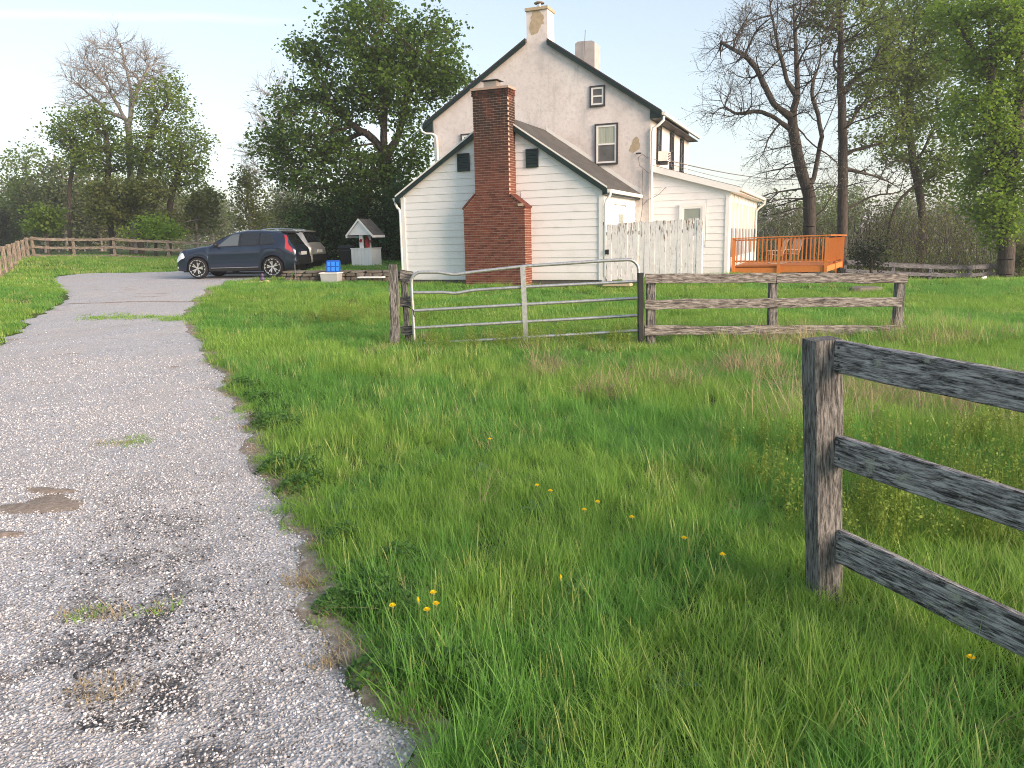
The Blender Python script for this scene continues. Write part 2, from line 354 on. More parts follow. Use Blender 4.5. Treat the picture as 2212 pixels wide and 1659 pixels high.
class MB:
    def __init__(s): s.v = []; s.f = []
    def add(s, v, f):
        n = len(s.v); s.v += [tuple(p) for p in v]; s.f += [tuple(i + n for i in q) for q in f]; return s
    def box(s, x0, x1, y0, y1, z0, z1):
        return s.add([(x0, y0, z0), (x1, y0, z0), (x1, y1, z0), (x0, y1, z0), (x0, y0, z1), (x1, y0, z1), (x1, y1, z1), (x0, y1, z1)],
                     [(0, 3, 2, 1), (4, 5, 6, 7), (0, 1, 5, 4), (1, 2, 6, 5), (2, 3, 7, 6), (3, 0, 4, 7)])
    def hexa(s, a, b):     # two matching quads a (4 pts) and b (4 pts)
        return s.add(list(a) + list(b), [(0, 3, 2, 1), (4, 5, 6, 7), (0, 1, 5, 4), (1, 2, 6, 5), (2, 3, 7, 6), (3, 0, 4, 7)])
    def prism(s, poly, t0, t1, f=lambda a, b, t: (a, t, b)):
        n = len(poly); v = [f(a, b, t0) for a, b in poly] + [f(a, b, t1) for a, b in poly]
        return s.add(v, [tuple(range(n))[::-1], tuple(range(n, 2 * n))] + [(i, (i + 1) % n, n + (i + 1) % n, n + i) for i in range(n)])
    def tube(s, pts, r, k=8, cap=True):
        pts = [Vector(p) for p in pts]; n = len(pts); rings = []
        rr = r if hasattr(r, '__len__') else [r] * n
        side = None
        for i, p in enumerate(pts):
            d = (pts[min(i + 1, n - 1)] - pts[max(i - 1, 0)]).normalized()
            if side is None: side = d.orthogonal().normalized()
            side = (side - d * side.dot(d)).normalized(); o2 = d.cross(side)
            rings.append([p + (side * math.cos(2 * math.pi * j / k) + o2 * math.sin(2 * math.pi * j / k)) * rr[i] for j in range(k)])
        v = [q for rg in rings for q in rg]
        f = [(i * k + j, i * k + (j + 1) % k, (i + 1) * k + (j + 1) % k, (i + 1) * k + j) for i in range(n - 1) for j in range(k)]
        if cap: f += [tuple(range(k))[::-1], tuple(range((n - 1) * k, n * k))]
        return s.add(v, f)
    def lathe(s, prof, k=24, axis='Z', c=(0, 0, 0)):
        v = []
        for r, h in prof:
            for j in range(k):
                a = 2 * math.pi * j / k; p = (r * math.cos(a), r * math.sin(a), h)
                if axis == 'Y': p = (p[0], p[2], p[1])
                v.append((p[0] + c[0], p[1] + c[1], p[2] + c[2]))
        n = len(prof)
        return s.add(v, [(i * k + j, i * k + (j + 1) % k, (i + 1) * k + (j + 1) % k, (i + 1) * k + j) for i in range(n - 1) for j in range(k)])
    def mesh(s, name, mat, smooth=False, sharp=None): return raw(name, s.v, s.f, mat, smooth, sharp)
    def build(s, name, mat, parent=None, smooth=False, sharp=None, loc=None, rz=None):
        o = bpy.data.objects.new(name, s.mesh(name, mat, smooth, sharp)); link(o, parent)
        if loc: o.location = loc
        if rz: o.rotation_euler = (0, 0, rz)
        return o
def place(name, me, parent, loc=(0, 0, 0), rot=(0, 0, 0), sc=(1, 1, 1)):
    o = bpy.data.objects.new(name, me); link(o, parent); o.location = loc; o.rotation_euler = rot; o.scale = sc; return o

def beam_mesh(L, h, w, jit=.004, sag=0.0, seg=.12, bev=.006, mat=None, sd=0, curve=None, kink=None):
    """irregular timber along X, height h along Z, thickness w along Y"""
    rg = np.random.default_rng(1000 + sd); n = max(2, int(L / seg) + 1); xs = np.linspace(0, L, n)
    sec = [(-w / 2 + bev, -h / 2), (w / 2 - bev, -h / 2), (w / 2, -h / 2 + bev), (w / 2, h / 2 - bev), (w / 2 - bev, h / 2), (-w / 2 + bev, h / 2), (-w / 2, h / 2 - bev), (-w / 2, -h / 2 + bev)]
    def smooth_noise(a):
        q = rg.normal(0, a, n + 4); return np.convolve(q, [.25, .5, .25], 'same')[2:-2]
    dt, db, dy = smooth_noise(jit * 1.4), smooth_noise(jit * 1.4), smooth_noise(jit)
    v = []
    for i, x in enumerate(xs):
        dz = -sag * 4 * (x / L) * (1 - x / L)
        for (y, z) in sec:
            v.append((x + (rg.normal(0, jit) if 0 < i < n - 1 else 0), y + dy[i] + rg.normal(0, jit * .3), z + dz + (dt[i] if z > 0 else db[i]) + rg.normal(0, jit * .3)))
    f = [(i * 8 + j, i * 8 + (j + 1) % 8, (i + 1) * 8 + (j + 1) % 8, (i + 1) * 8 + j) for i in range(n - 1) for j in range(8)]
    f = [q[::-1] for q in f] + [tuple(range(8)), tuple(range((n - 1) * 8, n * 8))[::-1]]
    return raw('timber', v, f, mat)
_sd = [0]
def beam(name, p0, p1, h, w, mat, parent, jit=.004, sag=0.0, twist=0.0, label=None, seg=.12):
    """timber from p0 to p1 (parent's frame); h is its upright face, w its thickness. Vertical ones: h along the fence"""
    p0, p1 = Vector(p0), Vector(p1); d = p1 - p0; L = d.length; d.normalize(); _sd[0] += 1
    me = beam_mesh(L, h, w, jit, sag, seg, min(.006, w * .2), mat, _sd[0]); me.name = name
    upr = Vector((0, 0, 1)) if abs(d.z) < .9 else Vector((1, 0, 0))
    y = upr.cross(d).normalized(); z = d.cross(y)
    o = bpy.data.objects.new(name, me); link(o, parent)
    m = Matrix((d, y, z)).transposed()
    if twist: m = m @ Matrix.Rotation(twist, 3, 'X')
    o.rotation_euler = m.to_euler(); o.location = p0
    if label: o['label'] = label
    return o

# ------------------------------------------------------------------ scatter (stuff)
def scatter(name, label, cat, protos, pts, rots, scls, idx):
    c = bpy.data.collections.new(name + '_kinds')
    for i, me in enumerate(protos):
        c.objects.link(bpy.data.objects.new('%s_kind_%02d' % (name, i), me))
    me = bpy.data.meshes.new(name); n = len(pts)
    me.vertices.add(n); me.vertices.foreach_set('co', np.asarray(pts, np.float32).ravel())
    for an, ty, arr in (('rot', 'FLOAT_VECTOR', rots), ('scl', 'FLOAT_VECTOR', scls)):
        me.attributes.new(an, ty, 'POINT').data.foreach_set('vector', np.asarray(arr, np.float32).ravel())
    me.attributes.new('idx', 'INT', 'POINT').data.foreach_set('value', np.asarray(idx, np.int32))
    o = bpy.data.objects.new(name, me); link(o)
    ng = bpy.data.node_groups.new(name + '_scatter', 'GeometryNodeTree')
    ng.interface.new_socket('Geometry', in_out='INPUT', socket_type='NodeSocketGeometry'); ng.interface.new_socket('Geometry', in_out='OUTPUT', socket_type='NodeSocketGeometry')
    gi, go = ng.nodes.new('NodeGroupInput'), ng.nodes.new('NodeGroupOutput')
    ip = ng.nodes.new('GeometryNodeInstanceOnPoints'); ci = ng.nodes.new('GeometryNodeCollectionInfo')
    ci.inputs['Collection'].default_value = c; ci.inputs['Separate Children'].default_value = True; ci.inputs['Reset Children'].default_value = True
    ip.inputs['Pick Instance'].default_value = True
    L = ng.links.new
    L(gi.outputs[0], ip.inputs['Points']); L(ci.outputs[0], ip.inputs['Instance'])
    for an, ty, sock in (('rot', 'FLOAT_VECTOR', 'Rotation'), ('scl', 'FLOAT_VECTOR', 'Scale'), ('idx', 'INT', 'Instance Index')):
        na = ng.nodes.new('GeometryNodeInputNamedAttribute'); na.data_type = ty; na.inputs['Name'].default_value = an
        L(na.outputs[0], ip.inputs[sock])
    L(ip.outputs[0], go.inputs[0])
    md = o.modifiers.new('scatter', 'NODES'); md.node_group = ng
    return tag(o, label, cat, kind='stuff')

# ------------------------------------------------------------------ ground and driveway
def axis(lo, hi, step, far, ratio=1.25):
    a = list(np.arange(lo, hi + 1e-6, step)); s = step
    while a[-1] < far[1]: s *= ratio; a.append(a[-1] + s)
    s = step
    while a[0] > far[0]: s *= ratio; a.insert(0, a[0] - s)
    return np.array(a)
def grid_mesh(name, X, Y, Z, mat):
    ny, nx = X.shape; v = np.stack([X.ravel(), Y.ravel(), Z.ravel()], 1)
    i = (np.arange(ny - 1)[:, None] * nx + np.arange(nx - 1)[None, :]).ravel()
    return raw(name, v, np.stack([i, i + 1, i + nx + 1, i + nx], 1), mat, True)
gx, gy = np.meshgrid(axis(-28, 28, .4, (-900, 900)), axis(-4, 46, .35, (-300, 900)))
ground = bpy.data.objects.new('ground', grid_mesh('ground', gx, gy, gz(gx, gy), 'turf')); link(ground)
tag(ground, 'rough grassy ground running back past the house to the woods', 'ground', kind='structure')
ys = np.concatenate([np.arange(-6, 1.5, .3), np.arange(1.5, 12, .06), np.arange(12, 34.01, .1)])
tt = np.linspace(0, 1, 26)
DX = xl(ys)[:, None] * (1 - tt) + xr(ys)[:, None] * tt; DY = np.repeat(ys[:, None], 26, 1)
DY[-1] += .25 * np.sin(DX[-1] * 2.3) + .12 * np.sin(DX[-1] * 7)
crown = .016 + .012 * np.sin(np.pi * tt)[None, :]; crown = crown * np.ones_like(DX); crown[:, 0] = crown[:, -1] = -.02
drive = bpy.data.objects.new('driveway', grid_mesh('driveway', DX, DY, gz(DX, DY) + crown, 'gravel')); link(drive)
tag(drive, 'pale worn gravel driveway leading to the parked cars', 'driveway', kind='structure')

# ------------------------------------------------------------------ the farmhouse
HA = .395
house = thing('farmhouse', 'white stucco farmhouse with a sided wing, red brick chimney and side porch', 'house', (-3.18, 23.72, .40), -HA)
he, hn = np.array([math.cos(HA), -math.sin(HA)]), np.array([math.sin(HA), math.cos(HA)])
def H(s, t, z): return np.array([-3.18 + he[0] * s + hn[0] * t, 23.72 + he[1] * s + hn[1] * t, .40 + z])

def gable(sL, sR, apx, eave, ridge, zb=-.5, eaveR=None): return [(sL, zb), (sR, zb), (sR, eave if eaveR is None else eaveR), (apx, ridge), (sL, eave)]
W0, W1, WA, WE, WR, WD = 0.0, 6.2, 3.2, 2.60, 4.62, 3.75
mb = MB(); mb.prism(gable(W0 + .03, W1 - .03, WA, WE - .01, WR - .02, .1), .0, WD, lambda a, b, t: (a, t, b)); mb.build('wing_wall', 'siding', house)
MB().box(.05, 6.15, .03, WD - .05, -.6, .115).build('foundation', 'foundation_stone', house)
slopeL = (WR - WE) / (WA - W0); slopeR = (WR - WE) / (W1 - WA)
def board_front(sa, sb, sa2, sb2, z0, z1, t, parent=house, name='siding_board'):
    """one clapboard on a wall facing -t: sa..sb at its bottom edge, sa2..sb2 at its top edge"""
    a = [(sa, t - .020, z0), (sb, t - .020, z0), (sb, t, z0), (sa, t, z0)]
    b = [(sa2, t - .004, z1), (sb2, t - .004, z1), (sb2, t, z1), (sa2, t, z1)]
    return MB().hexa(a, b).build(name, 'siding', parent)
def board_side(ta, tb, z0, z1, s):
    a = [(s, ta, z0), (s + .020, ta, z0), (s + .020, tb, z0), (s, tb, z0)]
    b = [(s, ta, z1), (s + .004, ta, z1), (s + .004, tb, z1), (s, tb, z1)]
    return MB().hexa(a, b).build('siding_board', 'siding', house)
EXP = .207
NL, NR, CLo, CRo, CSH0, CSH1 = 2.655, 3.70, 2.27, 4.14, 2.12, 2.50     # chimney neck, base, shoulder heights
z = .11; k = 0
while z < WR - .08:
    z1 = min(z + EXP - .004, WR - .02)
    lo = lambda zz: .09 if zz < WE else max(.09, W0 + (zz - WE) / slopeL + .02)
    hi = lambda zz: 6.11 if zz < WE else min(6.11, W1 - (zz - WE) / slopeR - .02)
    cl, chh = (CLo, CRo) if z < CSH0 else ((CLo + .25, CRo - .25) if z < CSH1 - .1 else (NL, NR))
    for a0, b0, a1, b1 in ((lo(z), cl + .05, lo(z1), cl + .05), (chh - .05, hi(z), chh - .05, hi(z1))):
        if b0 - a0 > .02: board_front(a0, max(b0, a0 + .01), min(a1, b1 - .005) if a1 > b1 - .005 else a1, max(b1, a1 + .004), z, z1, 0)
    k += 1; z += EXP
z = .11
while z < WE - .1:
    z1 = min(z + EXP - .004, WE)
    if z1 > .85 and z < 2.12:
        board_side(.09, 1.22, z, z1, W1); board_side(2.55, WD, z, z1, W1)
    else: board_side(.09, WD, z, z1, W1)
    z += EXP
for s0, s1 in ((-.03, .085), (6.115, 6.235)):
    MB().box(s0, s1, -.045, .09, .10, WE - .05).build('corner_board', 'white_trim', house)
# roofs -------------------------------------------------------------
def roof(sL, sR, apx, eave, ridge, t0, t1, over, th, name, mat, parent, eaveR=None):
    eaveR = eave if eaveR is None else eaveR; kL, kR = (ridge - eave) / (apx - sL), (ridge - eaveR) / (sR - apx)
    mb = MB()
    mb.prism([(apx, ridge), (sL - over, eave - over * kL), (sL - over, eave - over * kL + th), (apx, ridge + th)], t0, t1)
    o1 = mb.build(name, mat, parent)
    mb = MB(); mb.prism([(apx, ridge), (apx, ridge + th), (sR + over, eaveR - over * kR + th), (sR + over, eaveR - over * kR)], t0, t1)
    return o1, mb.build(name, mat, parent)
def rake(sa, za, sb, zb, t, h, mat, name='rake_board', th=.03):
    return MB().prism([(sa, za), (sb, zb), (sb, zb - h), (sa, za - h)], t - th, t).build(name, mat, house)
roof(W0, W1, WA, WE, WR, -.12, WD + .0, .17, .09, 'wing_roof', 'shingle', house)
ovw = .17
for sg in (0, 1):
    if sg == 0: sa, za, sb, zb = W0 - ovw, WE - ovw * slopeL, WA, WR
    else: sa, za, sb, zb = WA, WR, W1 + ovw, WE - ovw * slopeR
    rake(sa, za + .04, sb, zb + .04, -.121, .125, 'dark_green_paint')
    rake(sa, za + .115, sb, zb + .115, -.126, .05, 'white_metal', 'drip_edge', .012)
# eave ends boxed in dark green, soffits
MB().prism([(W0 - ovw + .01, WE - ovw * slopeL), (W0 - .035, WE - .03), (W0 - .035, WE - ovw * slopeL - .10), (W0 - ovw + .01, WE - ovw * slopeL - .10)], -.118, WD).build('eave_soffit', 'dark_green_paint', house)
MB().prism([(W1 + ovw - .01, WE - ovw * slopeR), (W1 + ovw - .01, WE - ovw * slopeR - .10), (W1 + .035, WE - ovw * slopeR - .10), (W1 + .035, WE - .03)], -.118, WD).build('eave_soffit', 'dark_green_paint', house)
def gutter(s, z, t0, t1, sgn, name='gutter', mat='white_metal', w=.10):
    mb = MB(); pr = [(0, 0), (sgn * w * .8, 0), (sgn * w, w * .9), (sgn * w * .9, w * .9), (sgn * w * .72, .012), (0, .012)]
    mb.prism([(s + a, z + b) for a, b in pr], t0, t1)
    mb.prism([(s, z), (s + sgn * w * .8, z), (s + sgn * w, z + w * .9), (s, z + w * .9)], t0 - .004, t0 + .006)
    return mb.build(name, mat, house)
gutter(W1 + ovw, WE - ovw * slopeR - .05, -.10, WD - .05, 1)
gutter(W0 - ovw, WE - ovw * slopeL - .05, -.10, WD, -1)
MB().tube([(-.23, -.02, 2.46), (-.23, -.02, 2.38), (-.17, -.02, 2.26), (-.09, -.03, 2.20), (-.075, -.03, 2.08), (-.075, -.03, .15)], .04, 8).build('downspout', 'white_metal', house, True, 50)
MB().tube([(6.43, -.03, 2.46), (6.43, -.03, 2.38), (6.38, -.03, 2.30), (6.31, -.03, 2.23), (6.29, -.03, 2.08), (6.29, -.03, .2)], .036, 8).build('downspout', 'white_metal', house, True, 50)
# gable vents
def vent(s0, s1, z0, z1):
    fr = MB(); w = .035
    fr.box(s0, s0 + w, -.06, -.03, z0, z1); fr.box(s1 - w, s1, -.06, -.03, z0, z1); fr.box(s0 + w, s1 - w, -.06, -.03, z1 - w, z1); fr.box(s0 + w, s1 - w, -.06, -.03, z0, z0 + w)
    o = fr.build('gable_vent', 'dark_green_paint', house)
    MB().box(s0 + .01, s1 - .01, -.036, -.031, z0 + .01, z1 - .01).build('vent_back', 'black_paint', o)
    n = 6
    for i in range(n):
        zc = z0 + w + (i + .5) * (z1 - z0 - 2 * w) / n
        MB().hexa([(s0 + w, -.058, zc - .035), (s1 - w, -.058, zc - .035), (s1 - w, -.050, zc - .04), (s0 + w, -.050, zc - .04)], [(s0 + w, -.040, zc + .03), (s1 - w, -.040, zc + .03), (s1 - w, -.037, zc + .025), (s0 + w, -.037, zc + .025)]).build('slat', 'dark_green_paint', o)
vent(1.90, 2.29, 3.20, 3.70); vent(4.02, 4.39, 3.20, 3.70)

# windows -----------------------------------------------------------
def window(name, P, w, h, trim, trim_mat, frame_mat, up_mat, low_mat, proud=.05, bars=False, sill=True, split=.5):
    """P(a, d, b): a along the wall 0..w, d outward, b up 0..h"""
    def bx(mb, a0, a1, d0, d1, b0, b1):
        q = [P(a, d, b) for b in (b0, b1) for (a, d) in ((a0, d0), (a1, d0), (a1, d1), (a0, d1))]
        mb.add(q, [(0, 3, 2, 1), (4, 5, 6, 7), (0, 1, 5, 4), (1, 2, 6, 5), (2, 3, 7, 6), (3, 0, 4, 7)])
    mb = MB(); t = trim
    bx(mb, 0, t, 0, proud, 0, h); bx(mb, w - t, w, 0, proud, 0, h); bx(mb, t, w - t, 0, proud, h - t, h); bx(mb, t, w - t, 0, proud + (.03 if sill else 0), 0, t)
    o = mb.build(name, trim_mat, house)
    f = .055; a0, a1, b0, b1 = t, w - t, t, h - t; bm = b0 + (b1 - b0) * split
    mb = MB(); e = proud - .012
    bx(mb, a0, a0 + f, .001, e, b0, b1); bx(mb, a1 - f, a1, .001, e, b0, b1); bx(mb, a0 + f, a1 - f, .001, e, b1 - f, b1); bx(mb, a0 + f, a1 - f, .001, e, b0, b0 + f); bx(mb, a0 + f, a1 - f, .001, e, bm - f * .45, bm + f * .45)
    mb.build('sash', frame_mat, o)
    for bb0, bb1, mt in ((b0 + f, bm - f * .45, low_mat), (bm + f * .45, b1 - f, up_mat)):
        mb = MB(); bx(mb, a0 + f, a1 - f, .003, e - .02, bb0, bb1); mb.build('pane', mt, o)
    return o
def front(s0, z0, t): return lambda a, d, b: (s0 + a, t - d, z0 + b)
def side(t0, z0, s): return lambda a, d, b: (s + d, t0 + a, z0 + b)
# right side of the wing
MB().box(W1, W1 + .012, 1.22, 2.55, .85, 2.12).build('window_surround', 'white_trim', house)
window('window', side(1.42, .95, W1 + .012), .92, 1.12, .11, 'white_trim', 'white_trim', 'shade', 'shade', .045)

# brick chimney -----------------------------------------------------
chim = MB(); D = .50; ins = .010
prof = [(CLo + ins, -.25), (CRo - ins, -.25), (CRo - ins, CSH0), (NR - ins, CSH1), (NR - ins, 5.28), (NL + ins, 5.28), (NL + ins, CSH1), (CLo + ins, CSH0)]
chim.prism(prof, -D + ins, .02); chimney = chim.build('brick_chimney', 'mortar', house)
bl, bh, bd, mj = .195, .053, .095, .0135; mod = bl + mj; crs = bh + mj
brick_me = {}
def bmesh_of(l, d):
    key = (round(l, 3), round(d, 3))
    if key not in brick_me:
        b = MB(); x = .004
        b.hexa([(x, 0, 0), (l - x, 0, 0), (l - x, d, 0), (x, d, 0)], [(x, 0, bh), (l - x, 0, bh), (l - x, d, bh), (x, d, bh)]) if False else b.box(0, l, 0, d, 0, bh)
        brick_me[key] = b.mesh('brick', 'brick')
    return brick_me[key]
front_b, other_b = [], []
rg = np.random.default_rng(3)
def bounds(zc):
    if zc < CSH0: return CLo, CRo
    if zc < CSH1:
        q = (zc - CSH0) / (CSH1 - CSH0); return CLo + (NL - CLo) * q, CRo + (NR - CRo) * q
    return NL, NR
z = -.2; row = 0
while z < 5.26:
    a, b = bounds(z + bh)
    if z > 5.10: a, b = a - .025, b + .025
    Dd = D + (.025 if z > 5.10 else 0)
    n = (b - a + mj) / mod; s = a; off = row % 2
    first = (mod / 2 - mj) if off else bl
    while s < b - .02:
        l = min(first if s == a else bl, b - s)
        (front_b if l > .15 else other_b).append((s, -Dd + rg.normal(0, .0015), z, l, bd, 0))
        s += l + mj
    # right and left returns
    t = -Dd + (bd + mj if not off else bd * .0 + bd + mj)
    t_first = bl if off else bl * .5
    for sx in (b - bd, a):
        q = t; first = True
        while q < -.03:
            l = min(t_first if first else bl, 0 - q); first = False
            if l > .02: other_b.append((sx, q, z, bd, l, 1))
            q += l + mj
    z += crs; row += 1
step = max(1, len(front_b) / 300)
pick = set(int(i * step) for i in range(300)) if len(front_b) > 300 else set(range(len(front_b)))
rest = MB()
for i, (s, t, zz, l, d, _) in enumerate(front_b):
    if i in pick: place('brick', bmesh_of(l, d), chimney, (s, t, zz))
    else: other_b.append((s, t, zz, l, d, 0))
# remaining bricks: several meshes so the tone still varies brick to brick
rs = MB()
for (s, t, zz, l, d, _) in other_b: rs.box(s, s + l, t, t + d, zz, zz + bh)
ro = rs.build('bricks', 'brick', chimney); ro['kind'] = 'stuff'
MB().prism([(CLo - .02, CSH0 - .01), (NL - .02, CSH1), (NL - .02, CSH1 + .045), (CLo - .03, CSH0 + .035)], -D - .02, .0).build('shoulder_cap', 'brick', chimney)
MB().prism([(NR + .02, CSH1), (CRo + .03, CSH0 + .03), (CRo + .02, CSH0 - .01), (NR + .02, CSH1 - .045)], -D - .02, .0).build('shoulder_cap', 'brick', chimney)
MB().box(CRo - .19, CRo - .03, -D - .035, -D - .022, CSH0 + .03, CSH0 + .10).build('broken_cap_edge', 'bare_render', chimney)
MB().box(NL - .045, NR + .045, -D - .045, .03, 5.27, 5.33).build('chimney_crown', 'mortar', chimney)
MB().box(NL + .30, NR - .36, -.40, -.12, 5.33, 5.50).build('flue', 'chimney_metal', chimney)
MB().hexa([(NL + .22, -.48, 5.52), (NR - .28, -.48, 5.52), (NR - .28, -.04, 5.52), (NL + .22, -.04, 5.52)], [(NL + .30, -.40, 5.55), (NR - .36, -.40, 5.55), (NR - .36, -.12, 5.55), (NL + .30, -.12, 5.55)]).build('rain_cap', 'charcoal_trim', chimney)

# main block ---------------------------------------------------------
ML, MR, MA, MEL, MER, MRZ, MT0, MT1 = -.83, 6.66, 2.95, 5.30, 5.12, 7.60, 3.75, 10.5
kL_, kR_ = (MRZ - MEL) / (MA - ML), (MRZ - MER) / (MR - MA)
mb = MB(); mb.prism([(ML, -.5), (MR, -.5), (MR, MER), (3.36, MRZ - (3.36 - MA) * kR_), (3.35, 7.62), (3.35, 8.36), (2.64, 8.36), (2.64, 7.62), (2.63, MRZ - (MA - 2.63) * kL_), (ML, MEL)], MT0, MT0 + .62)
mb.prism(gable(ML, MR, MA, MEL, MRZ, -.5, MER), MT0 + .62, MT1); mb.build('main_wall', 'stucco', house)
ovm = .36; kL = (MRZ - MEL) / (MA - ML); kR = (MRZ - MER) / (MR - MA)
roof(ML, MR, MA, MEL, MRZ, MT0 + .03, MT1 + .12, ovm, .10, 'main_roof', 'shingle', house, MER)
CGL, CGR = 2.64, 3.35
for sg in (0, 1):
    if sg == 0: sa, za, sb, zb = ML - ovm, MEL - ovm * kL, CGL - .004, MRZ - (MA - CGL + .004) * kL
    else: sa, za, sb, zb = CGR + .004, MRZ - (CGR + .004 - MA) * kR, MR + ovm, MER - ovm * kR
    MB().prism([(sa, za), (sb, zb), (sb, zb + .10), (sa, za + .10)], MT0 - .10, MT0 + .0295).build('roof_overhang', 'shingle', house)
    rake(sa, za + .05, sb, zb + .05, MT0 - .101, .125, 'dark_green_paint')
    rake(sa, za + .125, sb, zb + .125, MT0 - .106, .05, 'charcoal_trim', 'drip_edge', .012)
for sg, wallx, kk, ME, dr in ((-1, ML, kL, MEL, .19), (1, MR, kR, MER, .10)):
    zt = ME - ovm * kk
    MB().prism([(wallx + sg * (ovm - .01), zt), (wallx + sg * .003, ME - .01), (wallx + sg * .003, zt - dr), (wallx + sg * (ovm - .01), zt - dr)], MT0 - .098, MT0 + .28).build('eave_return', 'dark_green_paint', house)
    MB().box(min(wallx + sg * .003, wallx + sg * (ovm - .02)), max(wallx + sg * .003, wallx + sg * (ovm - .02)), MT0 + .28, MT1 + .1, zt - .10, zt - .07).build('eave_soffit', 'charcoal_trim', house)
    gutter(wallx + sg * ovm, zt - .01, MT0 - .06, MT1 + .1, sg)
zt = MER - ovm * kR
MB().tube([(7.07, 3.72, zt - .05), (7.07, 3.72, zt - .16), (6.92, 3.70, zt - .30), (6.76, 3.69, zt - .38), (6.73, 3.69, zt - .52), (6.73, 3.69, 3.0), (6.74, 3.69, .1)], .042, 8).build('downspout', 'white_metal', house, True, 50)
zt = MEL - ovm * kL
MB().tube([(-1.24, 3.66, zt - .05), (-1.22, 3.66, zt - .14), (-1.08, 3.66, zt - .22), (-.85, 3.66, zt - .24), (-.70, 3.66, zt - .32), (-.67, 3.66, zt - .5), (-.67, 3.66, 2.0)], .042, 8).build('downspout', 'white_metal', house, True, 50)
# flashing where the wing roof meets the stucco
fl = MB(); rgf = np.random.default_rng(5)
for i in range(14):
    q0, q1 = .02 + i * .07, .02 + (i + 1) * .07
    s0, s1 = WA + (W1 + .22 - WA) * q0, WA + (W1 + .22 - WA) * q1
    z0, z1 = WR + .09 - (s0 - WA) * slopeR, WR + .09 - (s1 - WA) * slopeR; hh = .13 + rgf.normal(0, .012)
    fl.add([(s0, MT0 - .006, z0 - .02), (s1, MT0 - .006, z1 - .02), (s1, MT0 - .006, z1 + hh), (s0, MT0 - .006, z0 + hh), (s0, MT0 - .05, z0 + .005), (s1, MT0 - .05, z1 + .005)], [(0, 1, 2, 3), (4, 5, 1, 0)])
fl.build('roof_flashing', 'white_metal', house)
window('window', front(4.90, 3.50, MT0), .75, 1.25, .05, 'charcoal_trim', 'white_trim', 'curtain', 'screen', .05)
window('attic_window', front(4.73, 5.27, MT0), .50, .63, .05, 'charcoal_trim', 'white_metal', 'screen', 'screen', .04)
window('window', front(.21, 3.52, MT0), .75, 1.25, .05, 'charcoal_trim', 'white_trim', 'curtain', 'screen', .05)
for t0 in (4.62, 6.75, 8.65): window('side_window', side(t0, 3.52, MR), .56, 1.20, .06, 'black_paint', 'charcoal_trim', 'glass', 'glass', .06)
# worn plaster patches
def patch(name, cs, cz, rx, rz_, t, seed, n=22, mat='bare_render'):
    q = np.random.default_rng(seed); a = np.linspace(0, 2 * np.pi, n, endpoint=False)
    r = 1 + .25 * np.sin(a * 2 + q.uniform(0, 6)) + .16 * np.sin(a * 3 + q.uniform(0, 6)) + q.normal(0, .07, n)
    return MB().prism([(cs + rx * r[i] * math.cos(a[i]), cz + rz_ * r[i] * math.sin(a[i])) for i in range(n)], t - .004, t).build(name, mat, house)
patch('bare_patch', 6.19, 4.03, .17, .20, MT0, 4)
# gable-end chimney and rear chimney
patch('bare_patch', 2.98, 8.0, .27, .29, MT0, 9)
MB().box(2.61, 3.38, MT0 - .06, MT0 + .65, 8.33, 8.42).build('chimney_crown', 'bare_render', house)
fo = MB().lathe([(.075, 8.42), (.075, 8.60)], 16, 'Z', (2.97, 4.05, 0)).build('flue_pipe', 'chrome', house, True)
MB().lathe([(.16, 8.60), (.17, 8.62), (.10, 8.66), (.0, 8.68)], 16, 'Z', (2.97, 4.05, 0)).build('flue_cap', 'chimney_metal', house, True, 40)
mb = MB(); mb.prism([(2.70, 7.0), (3.46, 7.0), (3.46, 8.36), (3.35, 8.42), (2.82, 8.44), (2.70, 8.38)], 8.6, 9.35); mb.build('rear_chimney', 'grey_stucco', house)
MB().tube([(3.05, 8.55, 7.5), (3.12, 8.55, 8.8)], .012, 5).build('antenna', 'cable', house)

# side porch -----------------------------------------------------------
PX, PT0, PT1, PE, PH = 9.05, 3.92, 12.4, 2.65, 3.34
kp = (PH - PE) / (PX - MR)
MB().prism([(MR, .05), (PX - .02, .05), (PX - .02, PE), (MR, PH)], PT0 + .012, PT1).build('porch_wall', 'siding', house)
MB().box(MR, PX - .04, PT0 + .03, PT1 - .05, -.6, .06).build('porch_foundation', 'foundation_stone', house)
z = .06
while z < PH - .05:
    z1 = min(z + EXP - .004, PH)
    hi = lambda zz: PX - .09 if zz < PE else min(PX - .09, MR + (PH - zz) / kp)
    if z1 > 1.09 and z < 2.20:
        board_front(MR, 7.55, MR, 7.55, z, z1, PT0 + .012); board_front(8.38, hi(z), 8.38, hi(z1), z, z1, PT0 + .012)
    else: board_front(MR, max(hi(z), MR + .02), MR, max(hi(z1), MR + .01), z, z1, PT0 + .012)
    z += EXP
MB().box(PX - .092, PX + .02, PT0 - .03, PT0 + .10, .05, PE + .02).build('corner_board', 'white_trim', house)
window('window', front(7.57, 1.09, PT0 - .02), .79, 1.12, .09, 'white_trim', 'white_trim', 'shade', 'screen', .05)
po = .30
MB().prism([(MR - .0, PH + .02), (PX + po, PE - po * kp + .02), (PX + po, PE - po * kp + .10), (MR, PH + .10)], PT0 - .12, PT1 + .1).build('porch_roof', 'shingle', house)
rake(MR, PH + .085, PX + po, PE - po * kp + .085, PT0 - .121, .19, 'white_trim')
MB().box(PX + .02, PX + po - .01, PT0 - .11, PT1, PE - po * kp - .06, PE - po * kp - .03).build('eave_soffit', 'white_trim', house)
gutter(PX + po, PE - po * kp - .02, PT0 - .10, PT1 + .05, 1)
